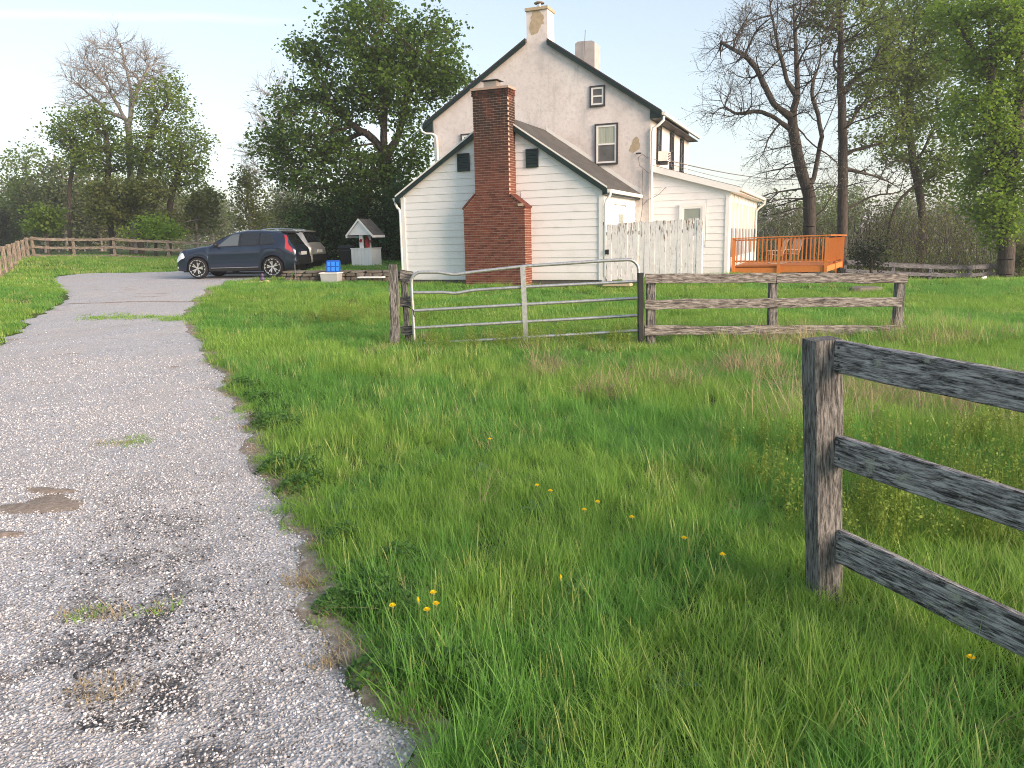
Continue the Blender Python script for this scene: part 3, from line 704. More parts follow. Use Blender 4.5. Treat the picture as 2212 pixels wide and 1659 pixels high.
MB().tube([(PX + po + .05, PT1 - .1, 2.52), (PX + po + .05, PT1 - .1, 2.42), (PX + .15, PT1 - .1, 2.26), (PX + .05, PT1 - .1, 2.14), (PX + .05, PT1 - .1, .1)], .04, 8).build('downspout', 'white_metal', house, True, 50)
tcs = [3.98 + i * 1.04 for i in range(9)]
for i, t0 in enumerate(tcs):
    MB().box(PX - .02, PX + .05, t0, t0 + .16, .05, PE - .06).build('porch_post', 'white_trim', house)
for i in range(8):
    a, b = tcs[i] + .17, tcs[i + 1] - .01
    fr = MB(); fr.box(PX - .02, PX + .02, a, b, 2.26, PE - .06); fr.box(PX - .02, PX + .02, a, b, .05, .55); pf = fr.build('porch_panel', 'white_trim', house)
    MB().box(PX - .02, PX - .004, a, b, 1.45, 2.26).build('blind', 'blind', house)
    MB().box(PX - .02, PX - .006, a, b, .55, 1.45).build('pane', 'glass', house)
pl = MB().box(9.06, 9.16, 4.02, 4.14, 2.18, 2.36); pl.build('porch_lamp', 'white_plastic', house)
# wiring on the corner of the house
MB().tube([(6.23, 3.70, 3.79), (6.4, 3.66, 3.78)], .02, 6).build('insulator', 'black_paint', house)
MB().tube([(6.60, 3.68, 3.62), (6.45, 3.64, 3.75), (6.33, 3.62, 3.66), (6.36, 3.62, 3.42), (6.52, 3.64, 3.28), (6.68, 3.63, 3.15)], .011, 5).build('service_cable', 'cable', house)
MB().tube([(6.45, 3.70, 3.3), (6.43, 3.70, 2.7), (6.46, 3.68, 2.2), (6.40, 3.66, 1.7)], .010, 5).build('service_cable', 'cable', house)
MB().tube([(6.45, 3.68, 2.2), (6.62, 3.62, 2.36), (6.95, 3.74, 2.52), (7.15, 3.86, 2.75)], .009, 5).build('service_cable', 'cable', house)
# window air conditioner
acb = thing('air_conditioner', 'boxy white air conditioner jutting from the upper side window of the house', 'air conditioner', tuple(H(6.72, 4.62, 3.60)), -HA)
MB().box(.01, .30, 0, .50, 0, .30).build('casing', 'white_metal', acb)
for i in range(5): MB().box(.301, .306, .05, .45, .03 + i * .05, .058 + i * .05).build('louvre', 'charcoal_trim', acb)
MB().box(.05, .30, .05, .10, -.12, 0).build('bracket', 'charcoal_trim', acb)
# overhead wires from the house towards the trees
def wire(name, a, b, sag, r, label):
    a, b = Vector(a), Vector(b); pts = []
    for i in range(25):
        q = i / 24; p = a.lerp(b, q); p.z -= sag * 4 * q * (1 - q); pts.append(p)
    o = MB().tube(pts, r, 5).build(name, 'cable'); return tag(o, label, 'cable')
wire('overhead_wire', H(6.33, 3.66, 3.80), at(1760, 385, 52), .35, .018, 'upper overhead wire running from the house corner out to the trees')
wire('overhead_wire', H(6.60, 3.66, 3.66), at(1760, 390, 52), .5, .008, 'thin lower overhead wire hanging just beneath the thicker one')

# ------------------------------------------------------------------ near fence (dark weathered, running towards the camera)
def gzf(x, y): return float(gz(x, y))
b0 = Vector((1.34, 3.36, gzf(1.34, 3.36)))
nf = thing('rail_fence', 'near dark grey three-rail fence with lichen running out of the frame', 'fence', tuple(b0 + Vector((.062, 0, 0))))
L0 = lambda x, y, z: (x - b0.x, y - b0.y, z - b0.z)
beam('post', L0(1.400, 3.36, -.3), L0(1.308, 3.36, 1.235), .125, .125, 'weathered_post', nf, .0025, twist=R(6))
fd = np.array([.50, -.86]); 
def rail_pt(q, z): return L0(1.352 + .062 * (1.165 - z) + fd[0] * q, 3.42 + fd[1] * q - .10, z)
for (za, zb_, hh, sg) in ((1.165, 1.14, .142, .012), (.742, .70, .142, .02), (.292, .19, .155, .03)):
    beam('rail', rail_pt(0, za), rail_pt(2.45, zb_ - .06), hh, .038, 'weathered_rail', nf, .0022, sag=sg, seg=.09)
    for dz in (-.035, .04):
        c_ = Vector(rail_pt(.035, za + dz)) + Vector((-.86, -.50, 0)) * .020
        MB().tube([c_, c_ + Vector((-.86, -.50, 0)) * .003], .006, 8).build('nail', 'charcoal_trim', nf)
pp = rail_pt(2.40, 0); beam('post', (pp[0] - .06, pp[1] - .05, -.3), (pp[0] - .06, pp[1] - .05, 1.22), .125, .125, 'weathered_post', nf, .0025, twist=R(30))
# ------------------------------------------------------------------ middle fence right of the gate
mf0 = Vector((2.0, 11.62, gzf(2, 11.6)))
mf = thing('rail_fence', 'brown three-rail fence standing to the right of the metal gate', 'fence', tuple(mf0))
Lm = lambda x, y, z: (x - mf0.x, y - mf0.y, z - mf0.z)
beam('post', Lm(1.985, 11.66, -.25), Lm(1.965, 11.66, 1.14), .075, .13, 'black_paint', mf, .003, label='black painted end post')
for x, zt in ((2.13, 1.10), (3.985, 1.06), (5.90, 1.055)): beam('post', Lm(x + .02, 11.70, -.3), Lm(x, 11.70, zt), .125, .11, 'grey_post', mf, .003)
for za, zb_ in ((1.06, .985), (.672, .63), (.275, .20)):
    zc = (za + zb_) / 2
    if za > 1: 
        beam('rail', Lm(2.03, 11.62, za), Lm(3.995, 11.62, zc + .0), .14, .04, 'brown_rail', mf, .005)
        beam('rail', Lm(4.005, 11.62, zc), Lm(5.97, 11.62, zb_ - .005), .14, .04, 'brown_rail', mf, .005)
    else:
        beam('rail', Lm(2.03, 11.62, za), Lm(5.93 + (.07 if za < .5 else -.02), 11.62, zb_), .14, .04, 'brown_rail', mf, .006, seg=.1)
# ------------------------------------------------------------------ gate posts left of the gate
gp0 = Vector((-1.82, 12.05, gzf(-1.8, 12)))
gp = thing('gate_post', 'pair of old grey posts with sawn-off rail stubs beside the gate', 'post', tuple(gp0))
Lg = lambda x, y, z: (x - gp0.x, y - gp0.y, z - gp0.z)
beam('post', Lg(-1.83, 12.0, -.25), Lg(-1.795, 12.0, 1.33), .125, .12, 'grey_post', gp, .008)
beam('post', Lg(-1.64, 12.35, -.25), Lg(-1.69, 12.35, 1.20), .10, .10, 'grey_post', gp, .010)
beam('broken_top', Lg(-1.74, 12.34, 1.13), Lg(-1.55, 12.34, 1.10), .16, .12, 'grey_post', gp, .02)
for z_ in (.735, .265):
    beam('rail_stub', Lg(-1.755, 12.30, z_), Lg(-1.535, 12.22, z_ + .01), .15, .05, 'grey_post', gp, .006)
    MB().box(-.007, .0, -.026, .026, -.07, .07).build('sawn_end', 'cut_wood', gp, loc=Lg(-1.757, 12.298, z_))
# ------------------------------------------------------------------ tubular gate
ga = Vector((-1.55, 12.15, gzf(-1.55, 12.15)))
gate = thing('farm_gate', 'bent galvanised tube farm gate with rounded top corners', 'gate', tuple(ga))
def gp_(x, z): return (x + 1.55, (x + 1.55) * -.04, z - ga.z)
xl_, xr_ = -1.545, 1.995
def zl_(k): return (1.20, .885, .60, .325, .065, -.13)[k]
def zr_(k): return (1.33, .995, .735, .465, .225, .02)[k]
rr = .16; pts = [gp_(xl_ + .01, -.15), gp_(xl_, zl_(0) - rr - .02)]
for i in range(1, 6):
    a = math.pi - i * math.pi / 10; pts.append(gp_(xl_ + rr + rr * math.cos(a), zl_(0) - rr + rr * math.sin(a)))
dent = -.86
pts += [gp_(dent - .25, zl_(0) - .006), gp_(dent - .03, zl_(0) - .045), gp_(dent + .03, zl_(0) - .045), gp_(dent + .3, zl_(0) - .012), gp_(.24, 1.262), gp_(1.5, 1.322)]
for i in range(0, 6):
    a = math.pi / 2 - i * math.pi / 10; pts.append(gp_(xr_ - rr + rr * math.cos(a), zr_(0) - rr + rr * math.sin(a)))
pts += [gp_(xr_ + .025, -.12)]
MB().tube(pts, .026, 10).build('frame_tube', 'galv', gate, True, 60)
for k in range(1, 6):
    z0, z1 = zl_(k), zr_(k); zz = lambda x: z0 + (z1 - z0) * (x - xl_) / (xr_ - xl_)
    p = [gp_(xl_ + .02, z0 + (.0))]
    if k == 1: p += [gp_(dent - .2, zz(dent - .2) - .02), gp_(dent, zz(dent) - .045), gp_(dent + .3, zz(dent + .3) - .01)]
    p += [gp_(.2, zz(.2)), gp_(xr_ - .0, z1)]
    MB().tube(p, .0245, 10).build('bar', 'galv', gate, True, 60)
MB().hexa([gp_(.20, -.05)[:1] + (-.115,) + gp_(.2, -.05)[2:], (1.55 + .275, -.115, -.05 - ga.z), (1.55 + .275, -.045, -.05 - ga.z), (1.55 + .20, -.045, -.05 - ga.z)],
          [(1.55 + .165, -.115, 1.25 - ga.z), (1.55 + .245, -.115, 1.26 - ga.z), (1.55 + .245, -.045, 1.26 - ga.z), (1.55 + .165, -.045, 1.25 - ga.z)]).build('brace', 'galv', gate)
MB().tube([(-.16, .12, .62), (-.05, .02, .60), (.02, -.03, .56), (.03, -.02, .45)], .008, 5).build('chain', 'rail_rubber', gate)

# ------------------------------------------------------------------ far left paddock fence
lf = thing('rail_fence', 'pale three-rail paddock fence round the corner at the far end of the driveway', 'fence', (-26.75, 44.0, gzf(-26.75, 44)))
Lf = lambda x, y, z: (x - lf.location.x, y - lf.location.y, z - lf.location.z)
lt, bt = [], []
for i, (u, vt) in enumerate(((-22, 543), (-8, 537), (5, 532), (17, 527.5), (28, 525), (37, 520), (47, 518), (56, 513), (68, 511))):
    Yf = 28 + 16 * i / 8; p = at(u, vt, Yf); g_ = gzf(p[0], p[1]); lt.append((p[0], p[1], g_, p[2] - g_))
for u, vt, Yf in ((156.7, 513.5, 44.2), (244.3, 512.3, 44.3), (361, 518.5, 44.5), (480, 521, 44.8), (600, 522, 45), (720, 520, 45.2), (830, 516, 45.4)):
    p = at(u, vt, Yf); g_ = gzf(p[0], p[1]); bt.append((p[0], p[1], g_, p[2] - g_))
for x, y, g_, h in lt + bt: beam('post', Lf(x, y, g_ - .3), Lf(x, y, g_ + h), .12, .12, 'far_rail', lf, .004, seg=.3)
bt = [lt[-1]] + bt
for seq in (lt, bt):
    for (x0, y0, g0, h0), (x1, y1, g1, h1) in zip(seq[:-1], seq[1:]):
        for dz in (.10, .55, 1.02):
            beam('rail', Lf(x0 + .0, y0 - .09, g0 + h0 - dz), Lf(x1, y1 - .09, g1 + h1 - dz), .14, .035, 'far_rail', lf, .006, sag=.03, seg=.3)
# ------------------------------------------------------------------ far right fence
rf = thing('rail_fence', 'low dark grey rail fence behind the black bush beyond the deck', 'fence', (13.0, 31.0, gzf(13, 31)))
Lr = lambda x, y, z: (x - rf.location.x, y - rf.location.y, z - rf.location.z)
rp = [(13.6, 31.5, .50, .05), (15.9, 32.2, .32, -.3), (18.0, 33.2, .16, -.55), (20.3, 34.2, .05, -.7), (22.3, 36.2, -.03, -.85), (25.2, 36.6, -.06, -.9), (28.2, 37, -.1, -.95)]
for x, y, t_, b_ in rp: beam('post', Lr(x, y, min(b_, gzf(x, y)) - .2), Lr(x, y, t_), .15, .13, 'dark_rail', rf, .005, seg=.3)
for (x0, y0, t0, _), (x1, y1, t1, _) in zip(rp[:-1], rp[1:]):
    for dz in (.06, .38, .72): beam('rail', Lr(x0, y0 - .09, t0 - dz), Lr(x1, y1 - .09, t1 - dz), .16, .04, 'dark_rail', rf, .008, sag=.01, seg=.3)
    beam('top_board', Lr(x0, y0 - .03, t0 + .03), Lr(x1, y1 - .03, t1 + .03), .03, .16, 'dark_rail', rf, .004, seg=.3)

# ------------------------------------------------------------------ peeling privacy fence by the wing
pf = thing('plank_fence', 'white privacy fence of peeling upright planks between the wing and porch', 'fence', tuple(H(6.25, -.05, 0)), -HA)
xs = 0.10; i = 0
beam('post', (.0, .05, .05), (.0, .05, 1.66), .10, .08, 'peeling', pf, .004, seg=.2)
while xs < 2.42:
    w = .135 + .02 * math.sin(i * 2.7); zt = 1.60 + .09 * xs / 2.4 + rg.normal(0, .012); z0_ = .10 + (.08 if xs > .85 else 0) + rg.normal(0, .012)
    if .80 < xs < .86 + w * 0: pass
    x_ = xs + (.03 if xs > .86 else 0)
    beam('plank', (x_ + w / 2, -.012 + rg.normal(0, .004), z0_), (x_ + w / 2 + rg.normal(0, .004), -.012, zt), w, .022, 'peeling', pf, .0025, seg=.2)
    xs += w + .008; i += 1
beam('post', (2.58, .03, .05), (2.57, .03, 1.66), .15, .12, 'peeling', pf, .003, seg=.2, twist=R(0))
for z_ in (.45, 1.35): beam('rail', (.0, .045, z_), (2.55, .045, z_ + .03), .09, .04, 'peeling', pf, .003, seg=.3)
MB().box(.06, .16, -.045, -.025, .80, .93).build('latch', 'black_paint', pf)
st = MB().hexa([(0, 0, 0), (.75, .0, 0), (.75, .35, 0), (0, .35, 0)], [(.02, .02, .09), (.73, .02, .09), (.73, .33, .09), (.02, .33, .09)]).build('step_slab', 'bare_render', None, loc=tuple(H(6.35, -.5, -.03)), rz=-HA)
tag(st, 'pale flat step slab in the grass below the peeling fence gate', 'slab')

# ------------------------------------------------------------------ deck
deck = thing('deck', 'orange stained timber deck with baluster railing beside the porch', 'deck', tuple(H(9.15, 4.25, 0)), -HA)
# local: x along s, y along t
FZ, RT, BW, DSX = .30, 1.15, 2.72, .12
front_n = BW
def dside(y): return BW + DSX * y                     # slightly splayed outer edge
DDp = 4.0
def dbox(name, *a): return MB().box(*a).build(name, 'deck', deck)
nb = 20
for i in range(nb):
    y0 = .05 + i * (DDp - .05) / nb; MB().prism([(.10, 0), (dside(y0) - .02, 0), (dside(y0) - .02, .03), (.10, .03)], y0, y0 + .185, lambda a, b, t: (a, t, FZ - .03 + b)).build('floor_board', 'deck', deck)
MB().hexa([(.06, 0, .06), (1.33, 0, .06), (1.33, .04, .06), (.06, .04, .06)], [(.06, 0, .24), (1.33, 0, .24), (1.33, .04, .24), (.06, .04, .24)]).build('fascia_board', 'deck', deck)
MB().hexa([(1.42, 0, .09), (BW - .07, 0, .11), (BW - .07, .04, .11), (1.42, .04, .09)], [(1.42, 0, .27), (BW - .07, 0, .29), (BW - .07, .04, .29), (1.42, .04, .27)]).build('fascia_board', 'deck', deck)
for x in (.0, 1.33, BW - .06): dbox('post', x, x + .09, -.045, .045, .05, RT - .03)
def top_rail(a, b): 
    return beam('top_rail', a, b, .035, .14, 'deck', deck, .001, seg=.6)
top_rail((-.02, 0, RT - .015), (BW + .06, 0, RT + .03)); top_rail((BW + .02, -.03, RT + .03), (dside(DDp) + .02, DDp, RT + .0))
for xa, xb in ((.09, 1.33), (1.42, BW - .06)):
    dz = .02 if xa > 1 else 0
    dbox('lower_rail', xa, xb, -.02, .02, .42 + dz, .46 + dz); dbox('upper_rail', xa, xb, -.02, .02, RT - .09 + dz, RT - .05 + dz)
    n = 10 if xa < 1 else 11
    for i in range(n):
        x = xa + (i + .5) * (xb - xa) / n; dbox('baluster', x - .018, x + .018, -.056, -.0205, .38 + dz, RT - .04 + dz)
n = 30
for i in range(n):
    y = .10 + i * (DDp - .15) / n; x = dside(y)
    if i % 15 == 14: MB().box(x - .045, x + .045, y - .045, y + .045, .05, RT - .04).build('post', 'deck', deck)
    else: MB().box(x + .021, x + .055, y - .018, y + .018, .38, RT - .05).build('baluster', 'deck', deck)
MB().hexa([(dside(.1) - .02, .05, .42), (dside(.1) + .02, .05, .42), (dside(DDp) + .02, DDp, .42), (dside(DDp) - .02, DDp, .42)], [(dside(.1) - .02, .05, .46), (dside(.1) + .02, .05, .46), (dside(DDp) + .02, DDp, .46), (dside(DDp) - .02, DDp, .46)]).build('lower_rail', 'deck', deck)
MB().hexa([(dside(.1) - .02, .05, .11), (dside(.1) + .02, .05, .11), (dside(DDp) + .02, DDp, .11), (dside(DDp) - .02, DDp, .11)], [(dside(.1) - .02, .05, .28), (dside(.1) + .02, .05, .28), (dside(DDp) + .02, DDp, .28), (dside(DDp) - .02, DDp, .28)]).build('fascia_board', 'deck', deck)
for x, y in ((2.02, .3), (2.25, .3), (.4, 3.5), (3.0, 3.5), (.1, .4), (2.7, .4)): dbox('support_post', x - .03, x + .03, y - .03, y + .03, -.6, .26)
dbox('joist', .1, BW, .4, .44, .10, .268)
# deck furniture
def rocker(name, label, s, t, rz, mat):
    c = thing(name, label, 'chair', tuple(H(s, t, FZ)), -HA + rz); c.scale = (.72, .72, .72)
    for y in (-.26, .26):
        MB().tube([(-.45, y, .09), (-.25, y, .03), (0, y, .02), (.25, y, .035), (.42, y, .09)], .022, 6).build('rocker_runner', mat, c)
        MB().tube([(-.22, y, .04), (-.24, y, .60)], .02, 6).build('leg', mat, c); MB().tube([(.24, y, .04), (.22, y, .58)], .02, 6).build('leg', mat, c)
        MB().box(-.30, .30, y - .04, y + .04, .58, .61).build('armrest', mat, c)
    MB().hexa([(-.24, -.25, .36), (.28, -.25, .41), (.28, .25, .41), (-.24, .25, .36)], [(-.24, -.25, .39), (.28, -.25, .44), (.28, .25, .44), (-.24, .25, .39)]).build('seat', mat, c)
    for k in range(6):
        y = -.23 + k * .092; MB().hexa([(-.24, y - .035, .38), (-.21, y - .035, .38), (-.21, y + .035, .38), (-.24, y + .035, .38)], [(-.47, y - .035, 1.08), (-.45, y - .035, 1.08), (-.45, y + .035, 1.08), (-.47, y + .035, 1.08)]).build('back_slat', mat, c)
    MB().box(-.49, -.44, -.27, .27, 1.04, 1.10).build('head_rail', mat, c)
rocker('rocking_chair', 'pale wooden rocking chair on the deck, nearer the porch wall', 10.35, 5.5, R(-160), 'furniture_wood')
rocker('rocking_chair', 'pale wooden rocking chair on the deck, nearer the middle railing post', 10.75, 6.6, R(-130), 'furniture_wood')
tb = thing('side_table', 'small red-brown slatted table among the deck chairs', 'table', tuple(H(10.75, 8.0, FZ)), -HA)
for i in range(4): MB().box(-.35, .35, -.24 + i * .12, -.14 + i * .12, .70, .74).build('slat', 'red_brown_wood', tb)
for x in (-.3, .3):
    for y in (-.18, .18): MB().box(x - .025, x + .025, y - .025, y + .025, 0, .70).build('leg', 'red_brown_wood', tb)
ps = thing('plant_stand', 'dark tiered stand with pots on the outer end of the deck', 'stand', tuple(H(11.95, 6.2, FZ)), -HA)
for x in (-.16, .16):
    for y in (-.12, .12): MB().tube([(x, y, 0), (x, y, .85)], .014, 5).build('leg', 'red_brown_wood', ps)
for z_ in (.15, .42, .70):
    MB().box(-.2, .2, -.16, .16, z_, z_ + .02).build('shelf', 'red_brown_wood', ps)
    MB().lathe([(.0, z_ + .021), (.06, z_ + .021), (.08, z_ + .14), (.07, z_ + .14), (.0, z_ + .12)], 12, 'Z', (.05, 0, 0)).build('pot', 'charcoal_trim', ps, True, 40)

# ------------------------------------------------------------------ cars
def make_car(name, label, loc, rz, L, Hh, Wd, paint, roofrails=False, glass='car_glass', tail='suv_a'):
    car = thing(name, label, 'car', loc, rz)
    k = L / 4.7; hs = Hh / 1.62; fx, rx_, wr_, hw = .90 * k, 3.78 * k, .365, Wd / 2
    TX = np.array([0, .05, .16, .35, .80, 1.42, 1.62, 1.95, 2.30, 2.75, 3.25, 3.75, 4.12, 4.30, 4.42, 4.56, 4.66, 4.70]) * k
    TZ = np.array([.62, .80, .91, .98, 1.06, 1.13, 1.26, 1.43, 1.56, 1.62, 1.62, 1.59, 1.54, 1.49, 1.27, 1.06, .94, .62]) * hs
    if tail == 'suv_b': TZ[11:16] = np.array([1.60, 1.58, 1.53, 1.33, 1.07]) * hs
    def zt(x): return float(np.interp(x, TX, TZ))
    def zb(x): return min(float(np.interp(x, [0, .3 * k, 1.2 * k, 3 * k, 4.3 * k, 4.7 * k], [.60, .86, 1.05, 1.08, 1.14, .85])) * hs, zt(x) - .012)
    def zlow(x):
        z = float(np.interp(x, [0, .12, .5, 1.3, 3.4, 4.3, L - .1, L], [.34, .27, .25, .25, .26, .30, .36, .42]))
        for c in (fx, rx_):
            d = abs(x - c); ra = wr_ + .055
            if d < ra: z = max(z, .355 + math.sqrt(ra * ra - d * d))
        return z
    def wb(x): return hw * float(np.interp(x, [0, .06 * k, .25 * k, .6 * k, 1.2 * k, 3.6 * k, 4.3 * k, 4.58 * k, L], [.70, .83, .93, .985, 1, 1, .965, .91, .84]))
    def wroof(x): return hw * float(np.interp(x, [0, .3 * k, 1.42 * k, 1.75 * k, 2.3 * k, 3.0 * k, 4.1 * k, 4.3 * k, 4.55 * k, L], [.62, .82, .83, .76, .665, .655, .62, .64, .78, .80]))
    def section(x):
        lo, b, t, w, r = zlow(x), zb(x), zt(x), wb(x), wroof(x)
        lo = min(lo, b - .05); p = []
        for q, ww in ((0, .955), (.14, .985), (.42, 1.0), (.62, .985), (.70, 1.0), (1.0, .945)): p.append((w * ww, lo + (b - lo) * q))
        h = t - b; top = (min(r, w * .94), b + h * .86)
        p.append(((w * .945 + top[0]) / 2 + .012, b + h * .45)); p.append(top); p.append((top[0] * .86, b + h * .965)); p.append((top[0] * .5, t + .0)); p.append((0, t + .012 * min(1, h * 4)))
        return p
    xs_ = sorted(set(list(np.linspace(0, L, 75)) + [fx - .42, fx + .42, rx_ - .42, rx_ + .42] + list(TX)))
    secs = [section(x) for x in xs_]; ns = len(secs[0]); v = []
    for x, sc_ in zip(xs_, secs):
        full = [(-y, z) for y, z in sc_] + [(y, z) for y, z in sc_[-2::-1]]
        v += [(x, y, z) for y, z in full]
    m = 2 * ns - 1; f = [(i * m + j, i * m + j + 1, (i + 1) * m + j + 1, (i + 1) * m + j) for i in range(len(xs_) - 1) for j in range(m - 1)]
    f += [tuple(range(m)), tuple(range((len(xs_) - 1) * m, len(xs_) * m))[::-1]]
    body = bpy.data.objects.new('body', raw('body', v, f, paint, True, 32)); link(body, car)
    MB().box(.25, L - .2, -hw * .80, hw * .80, .22, .62).build('underbody', 'black_plastic', car)
    def surf(x, j, off=.006):
        sc_ = section(x); i = int(min(j, ns - 1.001)); q = j - i
        y = sc_[i][0] + (sc_[i + 1][0] - sc_[i][0]) * q; z = sc_[i][1] + (sc_[i + 1][1] - sc_[i][1]) * q
        dy, dz = sc_[i + 1][0] - sc_[i][0], sc_[i + 1][1] - sc_[i][1]; ln = math.hypot(dy, dz) + 1e-6
        return y + dz / ln * off, z - dy / ln * off
    def panel(nm, mat, x0, x1, j0, j1, sgn, nx=8, nj=5, off=.006, parent=car):
        """x0, x1: functions of 0..1 up the panel"""
        vv = []; 
        for a in range(nj + 1):
            u = a / nj; xa, xb = x0(u), x1(u)
            for b in range(nx + 1):
                x = xa + (xb - xa) * b / nx; y, z = surf(x, j0 + (j1 - j0) * u, off); vv.append((x, sgn * y, z))
        ff = [(a * (nx + 1) + b, a * (nx + 1) + b + 1, (a + 1) * (nx + 1) + b + 1, (a + 1) * (nx + 1) + b) for a in range(nj) for b in range(nx)]
        if sgn > 0: ff = [q[::-1] for q in ff]
        o = bpy.data.objects.new(nm, raw(nm, vv, ff, mat, True)); return link(o, parent)
    for sgn in (-1, 1):
        panel('front_window', 'car_glass_clear', lambda u: (1.62 + .55 * u) * k, lambda u: 2.52 * k, 5.12, 6.9, sgn)
        panel('rear_window', glass, lambda u: 2.60 * k, lambda u: (3.27 + .0 * u) * k, 5.12, 6.88, sgn)
        panel('quarter_window', glass, lambda u: 3.34 * k, lambda u: (3.95 - .20 * u) * k, 5.15, 6.7, sgn)
        for a, b in ((2.53, 2.59), (3.28, 3.33)): panel('pillar', 'black_plastic', lambda u, a=a: a * k, lambda u, b=b: b * k, 5.1, 6.9, sgn, 1, 4, .008)
        panel('window_trim', 'black_plastic', lambda u: 1.56 * k, lambda u: 3.98 * k, 5.0, 5.12, sgn, 16, 1, .009)
        panel('sill_trim', 'black_plastic', lambda u: fx + .46, lambda u: rx_ - .46, .05, .85, sgn, 16, 2, .010)
        panel('sill_strip', 'chrome' if paint == 'paint_blue' else 'black_plastic', lambda u: fx + .50, lambda u: rx_ - .50, .88, 1.02, sgn, 12, 1, .014)
        for a in (2.28, 3.12): panel('door_handle', paint, lambda u, a=a: a * k, lambda u, a=a: (a + .20) * k, 4.35, 4.62, sgn, 4, 1, .03)
        for a in (1.60, 2.56, 3.40): panel('door_seam', 'black_plastic', lambda u, a=a: a * k, lambda u, a=a: a * k + .012, 1.0, 5.0, sgn, 1, 10, .004)
        panel('headlight', 'clear_lamp', lambda u: .05 * k, lambda u: (.46 - .12 * u) * k, 4.0, 5.3, sgn, 6, 4, .008)
        panel('fog_lamp', 'clear_lamp', lambda u: .03, lambda u: .13, 1.2, 1.7, sgn, 3, 2, .008)
        if tail == 'suv_a': 
            panel('tail_light', 'red_lamp', lambda u: (4.38 - .16 * u) * k if u > .45 else (4.30 + .02 * u) * k, lambda u: (4.50 - .16 * u) * k if u > .4 else (4.56) * k, 4.35, 6.8, sgn, 4, 9, .010)
        else:
            panel('tail_light', 'red_lamp', lambda u: (4.40 + .04 * u) * k, lambda u: (4.62 - .06 * u) * k, 3.6, 5.1, sgn, 4, 6, .010)
        mr = MB(); mr.lathe([(0, -.11), (.05, -.10), (.075, -.03), (.078, .05), (.06, .10), (0, .11)], 12, 'Y', (1.72 * k, sgn * (hw + .07), 1.14 * hs)); mr.build('mirror', 'black_plastic', car, True)
        if roofrails:
            MB().tube([(1.95 * k, sgn * hw * .62, zt(1.95 * k) - .03), (2.1 * k, sgn * hw * .62, zt(2.1 * k) + .05), (3.0 * k, sgn * hw * .62, zt(3.0 * k) + .06), (3.9 * k, sgn * hw * .60, zt(3.9 * k) + .05), (4.1 * k, sgn * hw * .60, zt(4.1 * k) - .01)], .02, 6).build('roof_rail', 'chrome', car, True)
    def toppanel(nm, mat, xa, xb, yf, off=.008, nx=8):
        vv = []; ny = 10
        for a in range(nx + 1):
            x = xa + (xb - xa) * a / nx; s_ = section(x); hwid = s_[7][0] * yf
            for b in range(ny + 1):
                y = -hwid + 2 * hwid * b / ny; yy = abs(y); pr = sorted([(p[0], p[1]) for p in s_[7:]]); z = float(np.interp(yy, [p[0] for p in pr], [p[1] for p in pr]))
                vv.append((x, y, z + off))
        ff = [(a * (ny + 1) + b, (a + 1) * (ny + 1) + b, (a + 1) * (ny + 1) + b + 1, a * (ny + 1) + b + 1) for a in range(nx) for b in range(ny)]
        o = bpy.data.objects.new(nm, raw(nm, vv, ff, mat, True)); return link(o, car)
    toppanel('windscreen', 'car_glass_clear', 1.47 * k, 2.20 * k, .97, .014)
    toppanel('rear_screen', 'car_glass', 4.28 * k, 4.53 * k, .98, .012)
    sp = MB().hexa([(4.08 * k, -hw * .60, zt(4.08 * k) + .0), (4.08 * k, hw * .60, zt(4.08 * k) + .0), (4.40 * k, hw * .58, zt(4.2 * k) - .02), (4.40 * k, -hw * .58, zt(4.2 * k) - .02)],
                   [(4.08 * k, -hw * .58, zt(4.08 * k) + .035), (4.08 * k, hw * .58, zt(4.08 * k) + .035), (4.40 * k, hw * .56, zt(4.2 * k) + .015), (4.40 * k, -hw * .56, zt(4.2 * k) + .015)]); sp.build('spoiler', paint if tail == 'suv_b' else 'black_plastic', car)
    MB().box(L - .06, L + .025, -hw * .80, hw * .80, .42, .70).build('rear_bumper', 'black_plastic', car)
    MB().box(L - .01, L + .032, -.26, .26, .76, .88).build('number_plate', 'white_metal', car)
    MB().box(-.03, .03, -hw * .48, hw * .48, .52 * hs, .76 * hs).build('grille', 'black_plastic', car)
    wm = MB(); wm.lathe([(.20, -.115), (.30, -.115), (.345, -.10), (wr_, -.06), (wr_, .06), (.345, .10), (.30, .115), (.20, .115)], 36, 'Y'); tyre_me = wm.mesh('tyre', 'tyre_rubber', True, 40)
    dm = MB(); dm.lathe([(0, -.055), (.24, -.06), (.262, -.095), (.285, -.112), (.285, -.05)], 36, 'Y'); disc_me = dm.mesh('wheel_disc', 'black_plastic', True, 30)
    rm = MB(); rm.lathe([(.268, -.112), (.292, -.118), (.292, -.100)], 36, 'Y')
    for i in range(5):
        for da in (-.16, .16):
            a = 2 * math.pi * i / 5 + da + .3; c_, s_ = math.cos(a), math.sin(a); a2 = a + da * .35
            p0, p1 = (.05 * math.cos(a - da), .05 * math.sin(a - da)), (.275 * math.cos(a2), .275 * math.sin(a2)); nx_, nz_ = -s_, c_
            w0, w1 = .018, .026
            rm.hexa([(p0[0] - nx_ * w0, -.085, p0[1] - nz_ * w0), (p0[0] + nx_ * w0, -.085, p0[1] + nz_ * w0), (p1[0] + nx_ * w1, -.085, p1[1] + nz_ * w1), (p1[0] - nx_ * w1, -.085, p1[1] - nz_ * w1)],
                    [(p0[0] - nx_ * w0, -.108, p0[1] - nz_ * w0), (p0[0] + nx_ * w0, -.108, p0[1] + nz_ * w0), (p1[0] + nx_ * w1, -.116, p1[1] + nz_ * w1), (p1[0] - nx_ * w1, -.116, p1[1] - nz_ * w1)])
